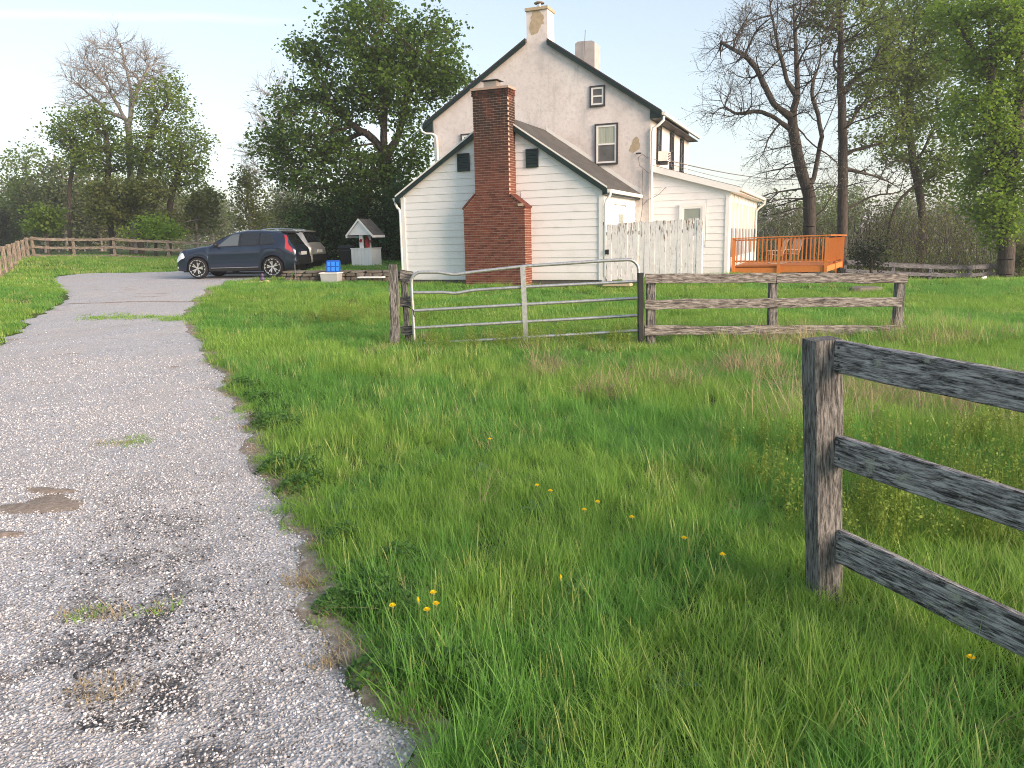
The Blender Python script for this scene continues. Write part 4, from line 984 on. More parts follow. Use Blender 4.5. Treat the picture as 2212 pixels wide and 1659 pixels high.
    rm.lathe([(0, -.122), (.045, -.12), (.055, -.10)], 12, 'Y'); rim_me = rm.mesh('rim', 'alloy')
    for x in (fx, rx_):
        for sgn in (-1, 1):
            wh = bpy.data.objects.new('wheel', tyre_me); link(wh, car); wh.location = (x, sgn * (hw - .13), wr_); wh.rotation_euler = (0, R(17 * x), 0 if sgn < 0 else math.pi)
            place('wheel_disc', disc_me, wh); place('rim', rim_me, wh)
            am = MB(); am.lathe([(wr_ + .045, -.09), (wr_ + .075, -.14), (wr_ + .075, .12), (wr_ + .045, .12)], 36, 'Y', (0, 0, 0)) if False else None
    return car
by_ = 28.6
car1 = make_car('parked_car', 'dark blue SUV parked side-on at the end of the driveway', (-11.88, by_, gzf(-10, by_) + .03), R(-3), 4.42, 1.66, 1.88, 'paint_blue')
car2 = make_car('parked_car', 'silver-grey SUV with roof rails parked behind the blue one', (-12.35, 31.5, gzf(-10, 31.5) + .03), R(-6), 4.85, 1.66, 1.93, 'paint_grey', True, 'car_glass', 'suv_b')
br = thing('bike_rack', 'folded dark bicycle rack hanging from the back of the silver-grey car', 'bike rack', (-7.28, 31.0, gzf(-7.3, 31) + .0), R(-6))
MB().tube([(-.05, 0, .42), (.35, 0, .42), (.42, 0, .75)], .03, 6).build('hitch_bar', 'black_plastic', br)
MB().tube([(.35, -.7, .50), (.35, .7, .50)], .022, 6).build('cross_bar', 'black_plastic', br)
MB().tube([(.42, -.1, .45), (.10, -.9, .08)], .02, 6).build('arm', 'charcoal_trim', br); MB().tube([(.40, .1, .75), (.40, .5, .60)], .02, 6).build('arm', 'charcoal_trim', br)

# ------------------------------------------------------------------ retaining wall of fieldstones
wa, wb_ = np.array([-7.35, 25.25]), np.array([-3.42, 23.95])
sw = thing('stone_wall', 'low fieldstone retaining wall between the driveway and the house', 'wall', (wa[0], wa[1], gzf(wa[0], wa[1] - .3)), math.atan2(wb_[1] - wa[1], wb_[0] - wa[0]))
WL = float(np.hypot(*(wb_ - wa)))
MB().box(.02, WL - .02, .06, .40, -.3, .29).build('wall_core', 'foundation_stone', sw)
def stone_mesh(sd, nm='stone', mat='fieldstone'):
    bm = bmesh.new(); bmesh.ops.create_cube(bm, size=1.0); bmesh.ops.bevel(bm, geom=bm.edges[:] + bm.verts[:], offset=.18, segments=1, affect='EDGES')
    q = np.random.default_rng(sd)
    for v in bm.verts: v.co += Vector(q.normal(0, .035, 3))
    me = bpy.data.meshes.new(nm); bm.to_mesh(me); bm.free(); me.materials.append(M[mat])
    me.polygons.foreach_set('use_smooth', np.ones(len(me.polygons), dtype=bool)); me.set_sharp_from_angle(angle=R(40)); return me
sms = [stone_mesh(i) for i in range(6)]
zc = -.12; rowi = 0
while zc < .27:
    h = .13 + .03 * math.sin(rowi * 2.1); x = -.05 + .1 * (rowi % 2)
    while x < WL:
        w = rg.uniform(.16, .38); place('stone', sms[rg.integers(6)], sw, (x + w / 2, .03 + rg.normal(0, .012), zc + h / 2), (0, rg.normal(0, .05), rg.normal(0, .05)), (w * 1.0, .22, h * 1.02)); x += w + .012
    zc += h + .008; rowi += 1
x = -.05
while x < WL:
    w = rg.uniform(.35, .6); place('cap_stone', sms[rg.integers(6)], sw, (x + w / 2, .18, .33), (0, 0, rg.normal(0, .02)), (w, .46, .085)); x += w + .01

# ------------------------------------------------------------------ wishing well
wx, wy = -5.35, 29.2
well = thing('wishing_well', 'small white ornamental wishing well with a dark shingled gable roof', 'wishing well', (wx, wy, gzf(wx, wy) + .0), R(-24))
MB().box(-.42, .42, -.30, .30, .02, .66).build('inner_box', 'white_trim', well)
nbd = 6
for i in range(nbd):
    x0 = -.45 + i * .9 / nbd
    MB().box(x0 + .004, x0 + .9 / nbd - .004, -.325, -.301, .0, .70).build('plank', 'white_trim', well); MB().box(x0 + .004, x0 + .9 / nbd - .004, .301, .325, .0, .70).build('plank', 'white_trim', well)
for i in range(4):
    y0 = -.30 + i * .15
    for sx in (-1, 1): MB().box(sx * .437 - .013, sx * .437 + .013, y0 + .004, y0 + .146, .0, .70).build('plank', 'white_trim', well)
MB().box(-.47, .47, -.34, .34, .70, .73).build('rim_board', 'white_trim', well)
for y in (-.25, .25): MB().box(-.08 if y < 0 else -.05, .06 if y < 0 else .05, y - .04, y + .04, .73, 1.24).build('post', 'white_trim', well)
MB().prism([(-.52, 1.20), (.52, 1.20), (.0, 1.72)], -.36, -.335).build('gable_board', 'white_trim', well); MB().prism([(-.50, 1.20), (.50, 1.20), (.0, 1.70)], .335, .36).build('gable_board', 'white_trim', well)
for sg in (-1, 1):
    mb = MB(); mb.prism([(sg * .58, 1.17), (0, 1.75), (0, 1.79), (sg * .60, 1.20)], -.40, .40); wr2 = mb.build('roof', 'shingle', well)
    mb = MB(); mb.prism([(sg * .60, 1.10), (sg * .60, 1.19), (sg * .575, 1.19), (sg * .575, 1.10)], -.40, .40); mb.build('eave_board', 'white_trim', well)
    mb = MB(); mb.prism([(sg * .60, 1.20), (0, 1.80), (0, 1.72), (sg * .575, 1.12)], -.412, -.401); mb.build('rake_board', 'white_trim', well)
MB().tube([(-.02, -.30, .95), (.02, -.30, 1.05)], .05, 8).build('spool', 'red_paint', well)
MB().lathe([(0, .74), (.085, .74), (.10, 1.0), (.06, 1.08), (.055, 1.15), (0, 1.15)], 12, 'Z', (.10, -.05, 0)).build('hand_pump', 'red_paint', well, True, 40)
MB().tube([(.12, -.05, 1.02), (.26, -.08, 1.0), (.27, -.08, .92)], .022, 6).build('pump_spout', 'red_paint', well)

# ------------------------------------------------------------------ bin, tub, lid and odds and ends near the wall
bx_, by2 = -6.28, 30.2
bn = thing('rubbish_bin', 'black lidded rubbish bin half hidden left of the wishing well', 'bin', (bx_, by2, gzf(bx_, by2)))
MB().hexa([(-.2, -.2, 0), (.2, -.2, 0), (.2, .2, 0), (-.2, .2, 0)], [(-.27, -.27, .72), (.27, -.27, .72), (.27, .27, .72), (-.27, .27, .72)]).build('body', 'black_plastic', bn)
MB().hexa([(-.29, -.29, .72), (.29, -.29, .72), (.29, .29, .72), (-.29, .29, .72)], [(-.24, -.24, .82), (.24, -.24, .82), (.24, .24, .82), (-.24, .24, .82)]).build('lid', 'black_plastic', bn)
MB().box(-.18, .18, -.31, -.28, .60, .64).build('handle', 'charcoal_trim', bn)
tx, ty = -5.58, 24.28
tub = thing('storage_tub', 'translucent plastic storage tub standing against the stone wall', 'tub', (tx, ty, gzf(tx, ty)), R(-12))
t_ = MB(); w0, w1, d0, d1, th = .25, .29, .17, .20, .33
t_.add([(-w0, -d0, .0), (w0, -d0, 0), (w0, d0, 0), (-w0, d0, 0), (-w1, -d1, th), (w1, -d1, th), (w1, d1, th), (-w1, d1, th)], [(0, 3, 2, 1), (0, 1, 5, 4), (1, 2, 6, 5), (2, 3, 7, 6), (3, 0, 4, 7)])
t_.add([(-w0 + .01, -d0 + .01, .01), (w0 - .01, -d0 + .01, .01), (w0 - .01, d0 - .01, .01), (-w0 + .01, d0 - .01, .01), (-w1 + .01, -d1 + .01, th), (w1 - .01, -d1 + .01, th), (w1 - .01, d1 - .01, th), (-w1 + .01, d1 - .01, th)], [(0, 1, 2, 3), (4, 5, 1, 0), (5, 6, 2, 1), (6, 7, 3, 2), (7, 4, 0, 3)])
t_.build('tub_body', 'tub', tub)
rm_ = MB(); rm_.box(-w1 - .02, w1 + .02, -d1 - .02, -d1 + .005, th - .005, th + .025); rm_.box(-w1 - .02, w1 + .02, d1 - .005, d1 + .02, th - .005, th + .025); rm_.box(-w1 - .02, -w1 + .005, -d1 + .005, d1 - .005, th - .005, th + .025); rm_.box(w1 - .005, w1 + .02, -d1 + .005, d1 - .005, th - .005, th + .025)
rm_.build('rim', 'white_plastic', tub)
MB().lathe([(0, .02), (.09, .03), (.11, .09), (.06, .13), (0, .135)], 10, 'Z', (-.02, 0, 0)).build('contents', 'white_plastic', tub, True)
lid = thing('tub_lid', 'bright blue ribbed plastic lid propped upright on the storage tub', 'lid', (tx + .05, ty + .08, gzf(tx, ty) + .355), R(-12))
def rrect(w, h, r=.06, n=5):
    p = []
    for cx_, cz_, a0 in ((w - r, h - r, 0), (-w + r, h - r, 90), (-w + r, r, 180), (w - r, r, 270)):
        for i in range(n): a = R(a0 + 90 * i / (n - 1)); p.append((cx_ + r * math.cos(a), cz_ + r * math.sin(a)))
    return p
lm = MB(); lm.prism(rrect(.235, .37), .0, .02, lambda a, b, t: (a, t + b * .12, b)); lm.build('panel', 'blue_plastic', lid)
for xa, xb in ((-.19, -.10), (-.055, .055), (.10, .19)):
    for za, zb2 in ((.04, .16), (.19, .32)): MB().prism([(xa, za), (xb, za), (xb, zb2), (xa, zb2)], -.02, -.0005, lambda a, b, t: (a, t + b * .12, b)).build('rib', 'pale_blue_plastic', lid)
bd_ = MB().box(-.42, .42, -.12, .12, 0, .045).build('white_board', 'white_plastic', None, loc=(-4.28, 24.0, gzf(-4.28, 24.0) + .17), rz=R(-18)); tag(bd_, 'white board lying level against the stone wall by the house corner', 'board')
for i, yy in enumerate((.0,)):
    pass
sk = MB().tube([(0, 0, -.15), (.01, 0, .62)], .016, 6).build('garden_stake', 'grey_post', None, loc=(-6.78, 24.55, gzf(-6.78, 24.55))); tag(sk, 'thin wooden stake standing in the grass before the stone wall', 'stake')
for (x, y, w, d, lab) in ((-8.35, 24.9, .26, .16, 'pale stone slab at the grass edge nearest the driveway'), (-7.95, 25.1, .22, .15, 'cream stone slab second from the driveway edge')):
    o = place('edging_slab', stone_mesh(int(abs(x * 10)), 'edging_slab', 'bare_render'), None, (x, y, gzf(x, y) + .03), (0, 0, .3), (w * 1.6, d * 1.6, .13)); tag(o, lab, 'stone slab')
toy = thing('toy', 'small dark purple toy standing on the pale edging slabs', 'toy', (-7.98, 25.05, gzf(-7.98, 25.05) + .08))
MB().lathe([(0, 0), (.07, .01), (.085, .08), (.05, .13), (0, .14)], 12).build('body', 'purple_toy', toy, True); MB().lathe([(0, .13), (.045, .15), (.05, .20), (.03, .24), (0, .25)], 12).build('head', 'purple_toy', toy, True)

# rocks on the right-hand lawn
q = at(1870, 632, 18.6); o = place('field_rock', stone_mesh(77, 'field_rock', 'field_rock'), None, (q[0], q[1], gzf(q[0], q[1]) + .07), (0, .03, .2), (.75, .35, .16)); tag(o, 'flat grey rock half buried in the right-hand lawn', 'rock')
q = at(2124, 607, 21.0); o = MB().hexa([(-.09, -.05, 0), (.09, -.05, 0), (.09, .05, 0), (-.09, .05, 0)], [(-.05, -.03, .12), (.06, -.03, .15), (.06, .03, .15), (-.05, .03, .12)]).build('white_marker', 'white_plastic', None, loc=(q[0], q[1], gzf(q[0], q[1]) + .02)); tag(o, 'tiny white marker in the grass near the vine-covered tree', 'marker')

# ------------------------------------------------------------------ trees
def tubes(P0, P1, r0, r1, k):
    d = P1 - P0; ln = np.linalg.norm(d, axis=1, keepdims=True) + 1e-9; d = d / ln
    ref = np.where(np.abs(d[:, 2:3]) < .9, np.array([[0, 0, 1.]]), np.array([[1., 0, 0]]))
    a = np.cross(d, ref); a /= np.linalg.norm(a, axis=1, keepdims=True) + 1e-9; b = np.cross(d, a)
    th = 2 * np.pi * np.arange(k) / k; n = len(P0)
    off = a[:, None, :] * np.cos(th)[None, :, None] + b[:, None, :] * np.sin(th)[None, :, None]
    v = np.concatenate([P0[:, None] + off * r0[:, None, None], P1[:, None] + off * r1[:, None, None]], 1).reshape(-1, 3)
    base = (np.arange(n) * 2 * k)[:, None]; j = np.arange(k); j2 = (j + 1) % k
    f = np.stack([base + j, base + j2, base + k + j2, base + k + j], 2).reshape(-1, 4)
    return v, f
def join(parts):
    vs_, fs_, o = [], [], 0
    for v, f in parts: vs_.append(v); fs_.append(f + o); o += len(v)
    return np.concatenate(vs_), np.concatenate(fs_)
def leaves(q, C, size, flat=.5):
    n = len(C); nrm = q.normal(0, 1, (n, 3)); nrm[:, 2] = np.abs(nrm[:, 2]) + flat; nrm /= np.linalg.norm(nrm, axis=1, keepdims=True)
    t = q.normal(0, 1, (n, 3)); t -= nrm * (t * nrm).sum(1, keepdims=True); t /= np.linalg.norm(t, axis=1, keepdims=True); b = np.cross(nrm, t)
    s = (size * q.uniform(.6, 1.3, n))[:, None]; w = q.uniform(.32, .5, n)[:, None]
    v = np.stack([C - t * s * .5, C + b * s * w + nrm * s * .08, C + t * s * .5 - nrm * s * .1, C - b * s * w + nrm * s * .08], 1).reshape(-1, 3)
    return v, (np.arange(n) * 4)[:, None] + np.arange(4)[None, :]
def smooth_path(l):
    for _ in range(2):
        if len(l) < 3: return l
        a = l[:-1] * .75 + l[1:] * .25; b = l[:-1] * .25 + l[1:] * .75; m = np.empty((2 * len(a), 3)); m[0::2] = a; m[1::2] = b
        l = np.concatenate([l[:1], m[1:-1], l[-1:]])
    return l
def grow(q, limbs, targets, step=.7, droop=.25, rtip=.010, pw=.44, trunk_r=None):
    cap = sum(len(l) * 14 for l in limbs) + len(targets) * 40 + 100
    dep = np.zeros(cap); P = np.zeros((cap, 3)); par = -np.ones(cap, int); rad = np.zeros(cap); n = 0
    for li, l in enumerate(limbs):
        l = smooth_path(np.asarray(l, float)); prev = -1
        if n > 0:
            dd_ = np.linalg.norm(P[:n] - l[0], axis=1); prev = int(np.argmin(dd_)) if dd_.min() < .9 else -1
        for a, b in zip(l[:-1], l[1:]):
            m = max(1, int(np.linalg.norm(b - a) / .45))
            for i in range(0 if (prev == -1) else 1, m + 1):
                P[n] = a + (b - a) * i / m + q.normal(0, .012, 3); par[n] = prev; prev = n; n += 1
    nl = n
    T = targets[np.argsort(np.linalg.norm(targets - P[max(1, n // 3)], axis=1))] if len(targets) else targets
    ends = []
    for t in T:
        d = P[:n] - t; dist = np.sqrt((d ** 2).sum(1)) + droop * np.maximum(0, d[:, 2]) * 2 + .42 * dep[:n]
        i = int(np.argmin(dist)); gap = np.linalg.norm(P[i] - t)
        if gap < .12: continue
        m = max(1, int(math.ceil(gap / step))); a = P[i]; pd = a - P[par[i]] if par[i] >= 0 else np.array([0, 0, 1.]); pd = pd / (np.linalg.norm(pd) + 1e-6)
        mid = a + (t - a) * .5 + pd * gap * .16 + np.array([0, 0, gap * .06]) + q.normal(0, gap * .05, 3); prev = i
        for k in range(1, m + 1):
            u = k / m; P[n] = (1 - u) ** 2 * a + 2 * u * (1 - u) * mid + u * u * t + (q.normal(0, .03, 3) if k < m else 0); par[n] = prev; dep[n] = dep[prev] + np.linalg.norm(P[n] - P[prev]); prev = n; n += 1
        ends.append(prev)
    cnt = np.zeros(n); cnt[ends] += 1
    for i in range(n - 1, 0, -1):
        if par[i] >= 0: cnt[par[i]] += cnt[i]
    best = -np.ones(n, int); bc = np.zeros(n)
    for i in range(nl, n):
        if cnt[i] > bc[par[i]]: bc[par[i]] = cnt[i]; best[par[i]] = i
    w_ = np.array([i for i in range(nl, n) if best[i] >= 0])
    if len(w_):
        for _ in range(3): P[w_] = .5 * P[w_] + .25 * P[par[w_]] + .25 * P[best[w_]]
    pw = math.log(trunk_r / rtip) / math.log(max(cnt[0], 2)) if trunk_r else pw
    r = rtip * np.maximum(cnt, 1) ** pw; r[0] = r[0] * 1.3
    return P[:n], par[:n], r, np.array(ends, int)
def sample(q, blobs, n):
    w = np.array([b[2] for b in blobs], float); w /= w.sum(); out = []
    for (c, r, _), k in zip(blobs, q.multinomial(n, w)):
        d = q.normal(0, 1, (k, 3)); d /= np.linalg.norm(d, axis=1, keepdims=True); rr = q.uniform(.25, 1, (k, 1)) ** .5
        out.append(np.array(c) + d * rr * np.array(r) * (1 + q.normal(0, .07, (k, 1))))
    return np.concatenate(out)
def blob(u, v, Y, ru, rv, rd, w=None):
    c = at(u, v, Y); s = Y / FPX; return (c, (ru * s, rd, rv * s), w if w else ru * rv / 1000)
def tree(name, label, seed, limbs, blobs, n, leaf_mat, leaf_n, leaf_size, spread=.35, bark='bark', twigs=0, twig_len=.7, rtip=.010, pw=.44, trunk_r=None, group=None, cat='tree', leaf_blobs=None, skip=0.0, step=.7, twig_r=.007, bud_n=0):
    q = np.random.default_rng(seed); T = sample(q, blobs, n)
    P, par, r, ends = grow(q, limbs, T, step=step, rtip=rtip, pw=pw, trunk_r=trunk_r)
    base = np.array(P[0]); root = thing(name, label, cat, tuple(base), 0, group)
    i = np.where(par >= 0)[0]; P0, P1, r0, r1 = P[par[i]], P[i], np.minimum(r[par[i]], r[i] * 1.5 + .004), r[i]
    parts = []
    for lo, hi, k in ((.06, 9, 8), (.02, .06, 5), (0, .02, 3)):
        s_ = (r1 >= lo) & (r1 < hi)
        if s_.any(): parts.append(tubes(P0[s_], P1[s_], r0[s_], r1[s_], k))
    E = P[ends]
    tips = E
    if twigs:
        pd = E - P[par[ends]]; pd /= np.linalg.norm(pd, axis=1, keepdims=True) + 1e-6
        A = np.repeat(E, twigs, 0); D = np.repeat(pd, twigs, 0) + q.normal(0, .55, (len(A), 3)) + np.array([0, 0, .15]); D /= np.linalg.norm(D, axis=1, keepdims=True)
        ln = (twig_len * q.uniform(.4, 1.2, len(A)))[:, None]; B = A + D * ln * .5 + q.normal(0, .02, A.shape); C = B + (D + q.normal(0, .3, A.shape)) * ln * .5
        parts += [tubes(A, B, np.full(len(A), twig_r * 1.3), np.full(len(A), twig_r), 3), tubes(B, C, np.full(len(A), twig_r), np.full(len(A), twig_r * .5), 3)]
        D2 = D + q.normal(0, .7, A.shape); D2 /= np.linalg.norm(D2, axis=1, keepdims=True); parts.append(tubes(B, B + D2 * ln * .45, np.full(len(A), twig_r * .8), np.full(len(A), twig_r * .4), 3))
        tips = np.concatenate([C, B + D2 * ln * .45])
    v, f = join(parts); v = v - base
    o = bpy.data.objects.new('trunk', raw('trunk', v, f, bark, True)); link(o, root)
    if leaf_n:
        keep = q.uniform(0, 1, len(E)) >= skip; Ek = E[keep]
        if leaf_blobs is not None:
            inside = np.zeros(len(Ek), bool)
            for c, rr, _ in leaf_blobs: inside |= ((((Ek - np.array(c)) / np.array(rr)) ** 2).sum(1) < 1.1)
            Ek = Ek[inside]
        C = np.repeat(Ek, leaf_n, 0); C = C + q.normal(0, spread, C.shape) * np.array([1, 1, .75])
        v, f = leaves(q, C, leaf_size); o = bpy.data.objects.new('crown', raw('crown', v - base, f, leaf_mat)); link(o, root)
    if bud_n:
        C = np.repeat(tips, bud_n, 0); C = C + q.normal(0, .05, C.shape); v, f = leaves(q, C, .07)
        o = bpy.data.objects.new('buds', raw('buds', v - base, f, 'bud')); link(o, root)
    return root
def path(fn, pts, Y, j=0.0, q=np.random.default_rng(11)):
    out = []
    for i, (x, y) in enumerate(pts):
        out.append(at(*fn(x, y), Y + (q.normal(0, j) if i else 0)))
    return out
def rooted(l):
    l = [np.array(p) for p in l]; b = l[0].copy(); b[2] = float(gz(b[0], b[1])) - .15; 
    if l[0][2] > b[2] + .1: l.insert(0, b)
    else: l[0][2] = b[2]
    return l
zR = lambda x, y: ((2700 + x / 1.443) / 1.823, y / 2.631)
zL = lambda x, y: (x / 2.631, y / 2.631)
zM = lambda x, y: ((950 + x / 1.659) / 1.823, y / 3.024)
def bl(fn, Y, x, y, rx, ry, rd, sc): u, v = fn(x, y); return blob(u, v, Y, rx / sc, ry / sc, rd)
SR, SL, SM = 2.631, 2.631, 3.024

# maple behind the house
Ym = 36.5
mb_ = [bl(zM, Ym, *b, SM) for b in ((850, 190, 300, 190, 3.2), (1230, 380, 240, 250, 2.6), (700, 480, 350, 260, 3.4), (480, 800, 300, 260, 2.6), (1000, 560, 300, 260, 3), (430, 340, 120, 90, 1.4), (620, 1120, 330, 200, 2.6), (850, 1180, 240, 190, 2.0), (1080, 1150, 130, 130, 1.6), (190, 960, 120, 120, 1.2), (300, 1120, 130, 110, 1.4), (1130, 960, 130, 120, 1.6), (850, 20, 160, 80, 1.6), (1380, 540, 110, 110, 1.4))]
tree('maple_tree', 'large dense dark green maple growing behind the house wing', 21,
     [rooted(path(zM, [(985, 1500), (980, 1300), (960, 1180), (935, 1000), (930, 880), (905, 770), (860, 660)], Ym)), path(zM, [(975, 1010), (1040, 850), (1065, 700), (1110, 500), (1150, 350)], Ym, .5), path(zM, [(970, 1190), (1040, 1080), (1115, 980)], Ym, .3), path(zM, [(935, 990), (850, 890), (750, 840), (620, 720), (520, 620)], Ym, .5), path(zM, [(930, 880), (940, 700), (900, 450), (880, 250)], Ym, .5)],
     mb_, 1450, 'maple_leaf', 24, .17, .28, 'bark', rtip=.012, pw=.42, trunk_r=.30)
tree('bare_tree', 'grey bare tree with fine twigs behind the left edge of the maple', 22, [rooted(path(zM, [(430, 1500), (400, 1300), (310, 1000), (250, 800), (220, 650)], 47))],
     [bl(zM, 47, *b, SM) for b in ((230, 760, 130, 260, 2.5), (190, 1050, 170, 130, 2.5))], 260, None, 0, 0, bark='bark_pale', twigs=3, twig_len=1.0, twig_r=.009)
def shrub(name, label, seed, u, v, Y, ru, rv, rd, n, mat, ln, ls, group=None, cat='shrub', bark='bark'):
    c = at(u, v, Y); g_ = float(gz(c[0], Y)); q = np.random.default_rng(seed)
    lim = [[np.array([c[0], Y, g_ - .1]), np.array([c[0] + .05, Y, g_ + .5 * (c[2] - g_)]), np.array([c[0], Y, c[2]])]]
    return tree(name, label, seed, lim, [blob(u + ru * q.uniform(-.6, .6), v + rv * q.uniform(-.55, .6), Y + q.normal(0, .4 * rd), ru * q.uniform(.3, .62), rv * q.uniform(.3, .6), rd * .6) for _ in range(9)] + [blob(u, v + rv * .55, Y, ru * .9, rv * .5, rd)], n, mat, ln, ls, .22, bark, rtip=.008, cat=cat, group=group)
shrub('evergreen_shrub', 'very dark evergreen shrub behind the wishing well', 31, 800, 490, 34.5, 80, 85, 1.6, 420, 'dark_leaf', 22, .14)
shrub('evergreen_shrub', 'dark leafy shrub rising behind the silver-grey car', 32, 705, 470, 36.5, 90, 95, 2.0, 420, 'dark_leaf', 20, .15)
shrub('evergreen_shrub', 'dark shrub pressed against the left corner of the wing', 33, 866, 480, 33, 36, 105, 1.4, 220, 'dark_leaf', 20, .13)
shrub('brushy_shrub', 'brown-green brushy shrub below the left side of the maple', 34, 640, 455, 40, 55, 60, 1.8, 200, 'olive_leaf', 9, .13)
shrub('black_bush', 'small black-looking bush standing just right of the deck', 35, 1882, 545, 29.5, 30, 34, .55, 170, 'black_leaf', 16, .09)
# left cluster beyond the paddock fence
tree('bare_tree', 'tall bare-topped tree beyond the left paddock fence', 41, [rooted(path(zL, [(765, 1290), (750, 1100), (735, 900), (735, 720), (690, 640), (640, 540), (560, 430)], 55)), path(zL, [(740, 720), (750, 520), (712, 380), (690, 260)], 55, .4), path(zL, [(745, 600), (790, 480), (850, 380)], 55, .4), path(zL, [(640, 690), (590, 600), (500, 530), (440, 480)], 55, .4)],
     [bl(zL, 55, *b, SL) for b in ((690, 400, 220, 190, 3.6), (540, 470, 130, 130, 3), (850, 400, 90, 130, 2.5), (500, 600, 120, 60, 2))], 700, None, 0, 0, bark='bark_pale', twigs=3, twig_len=1.0, twig_r=.009, rtip=.011, trunk_r=.22)
tree('leafy_tree', 'spring-green tree forming the right side of the clump beyond the paddock fence', 42, [rooted(path(zL, [(790, 1290), (780, 1150), (790, 1000), (850, 800), (900, 650)], 52)), rooted(path(zL, [(955, 1330), (960, 1200), (990, 1050), (1040, 900)], 52, .3))],
     [bl(zL, 52, *b, SL) for b in ((930, 620, 135, 150, 3), (1080, 840, 120, 110, 2.6), (960, 480, 65, 60, 1.5), (880, 850, 170, 130, 3), (1000, 1000, 170, 80, 2.5))], 560, 'spring_leaf', 15, .19, .34, 'bark', trunk_r=.22)
tree('leafy_tree', 'spring-green tree forming the left side of the clump beyond the paddock fence', 43, [rooted(path(zL, [(630, 1300), (610, 1050), (620, 850), (590, 700), (530, 640)], 53)), rooted(path(zL, [(395, 1330), (390, 1100), (420, 900)], 53, .3))],
     [bl(zL, 53, *b, SL) for b in ((480, 760, 170, 110, 3), (560, 690, 110, 80, 2), (600, 900, 220, 90, 3), (360, 780, 70, 60, 1.5))], 480, 'spring_leaf', 14, .19, .34, 'bark', trunk_r=.20)
shrub('thicket_shrub', 'olive thicket at the foot of the left tree clump, near its trunks', 44, 270, 425, 50, 95, 55, 2.6, 420, 'olive_leaf', 14, .20)
shrub('thicket_shrub', 'bright green bush at the left foot of the tree clump', 45, 95, 468, 48, 38, 30, 1.8, 170, 'spring_leaf', 14, .18)
shrub('thicket_shrub', 'green-brown bush filling the gap right of the tree clump', 46, 420, 455, 50, 60, 50, 2.2, 240, 'olive_leaf', 12, .18, bark='bark_pale')
shrub('thicket_shrub', 'low yellow-green bushes directly behind the back paddock fence', 47, 330, 490, 46, 70, 26, 1.6, 240, 'vine_leaf', 10, .16)
tree('sapling_tree', 'slim yellow-green young tree standing behind the parked cars', 48, [rooted(path(zL, [(1430, 1380), (1420, 1250), (1410, 1100), (1400, 1000)], 49))], [bl(zL, 49, *b, SL) for b in ((1420, 1110, 90, 120, 1.6), (1400, 1010, 50, 60, 1), (1440, 1250, 110, 70, 1.6))], 240, 'olive_leaf', 12, .17, .3, 'bark_pale', trunk_r=.09)
# right-hand trees
YA = 41
tree('bare_tree', 'forked dark-limbed tree with bare budding twigs behind the deck', 51,
     [rooted(path(zR, [(705, 1340), (705, 1200), (700, 1080), (655, 980), (620, 800), (602, 650), (640, 540), (628, 300), (617, 100), (610, -60)], YA)), path(zR, [(592, 660), (500, 598), (445, 480), (400, 380), (330, 310), (200, 240)], YA, .5), path(zR, [(596, 745), (500, 660), (400, 628), (290, 655), (220, 610)], YA, .5), path(zR, [(600, 560), (562, 400), (522, 250), (490, 100), (470, -40)], YA, .5), path(zR, [(720, 1060), (752, 900), (772, 760), (850, 600), (868, 480)], YA, .4), path(zR, [(772, 760), (750, 640), (710, 520), (740, 420)], YA, .5), path(zR, [(740, 1260), (820, 1130), (870, 1060)], YA, .5), path(zR, [(640, 700), (690, 800), (780, 860), (860, 920)], YA, .5)],
     [bl(zR, YA, *b, SR) for b in ((330, 300, 220, 230, 4), (480, 120, 220, 180, 4), (250, 620, 190, 90, 3), (700, 200, 160, 250, 3.5), (680, 520, 180, 180, 3), (520, 900, 140, 160, 2.5), (760, 980, 120, 140, 2.5), (500, 1180, 120, 90, 2))], 900, None, 0, 0, bark='bark', twigs=3, twig_len=.85, twig_r=.0065, rtip=.010, trunk_r=.34, bud_n=1)
YB = 42.5
tree('straight_tree', 'tall straight dark trunk right of the forked bare tree', 52,
     [rooted(path(zR, [(892, 1350), (892, 1180), (892, 1000), (892, 700), (880, 450), (882, 200), (872, -40)], YB)), path(zR, [(915, 765), (970, 620), (1060, 562), (1150, 548)], YB, .5), path(zR, [(872, 440), (832, 350), (862, 280), (880, 220)], YB, .3), path(zR, [(900, 870), (1090, 820), (1200, 790)], YB, .5), path(zR, [(900, 960), (1050, 992), (1200, 1052), (1260, 1120)], YB, .5), path(zR, [(925, 1190), (1050, 1110), (1200, 1098), (1330, 1050)], YB, .5), path(zR, [(905, 520), (960, 440), (1060, 380)], YB, .5)],
     [bl(zR, YB, *b, SR) for b in ((900, 100, 200, 150, 3.5), (1050, 330, 170, 200, 3), (1050, 700, 180, 160, 3), (1100, 1000, 180, 120, 2.5), (720, 60, 170, 90, 3))], 640, 'spring_leaf', 14, .17, .34, 'bark', twigs=2, twig_len=.8, rtip=.011, trunk_r=.28, leaf_blobs=[bl(zR, YB, *b, SR) for b in ((940, 60, 260, 130, 4), (1090, 330, 170, 200, 4), (1130, 700, 150, 150, 4))])
YC = 45
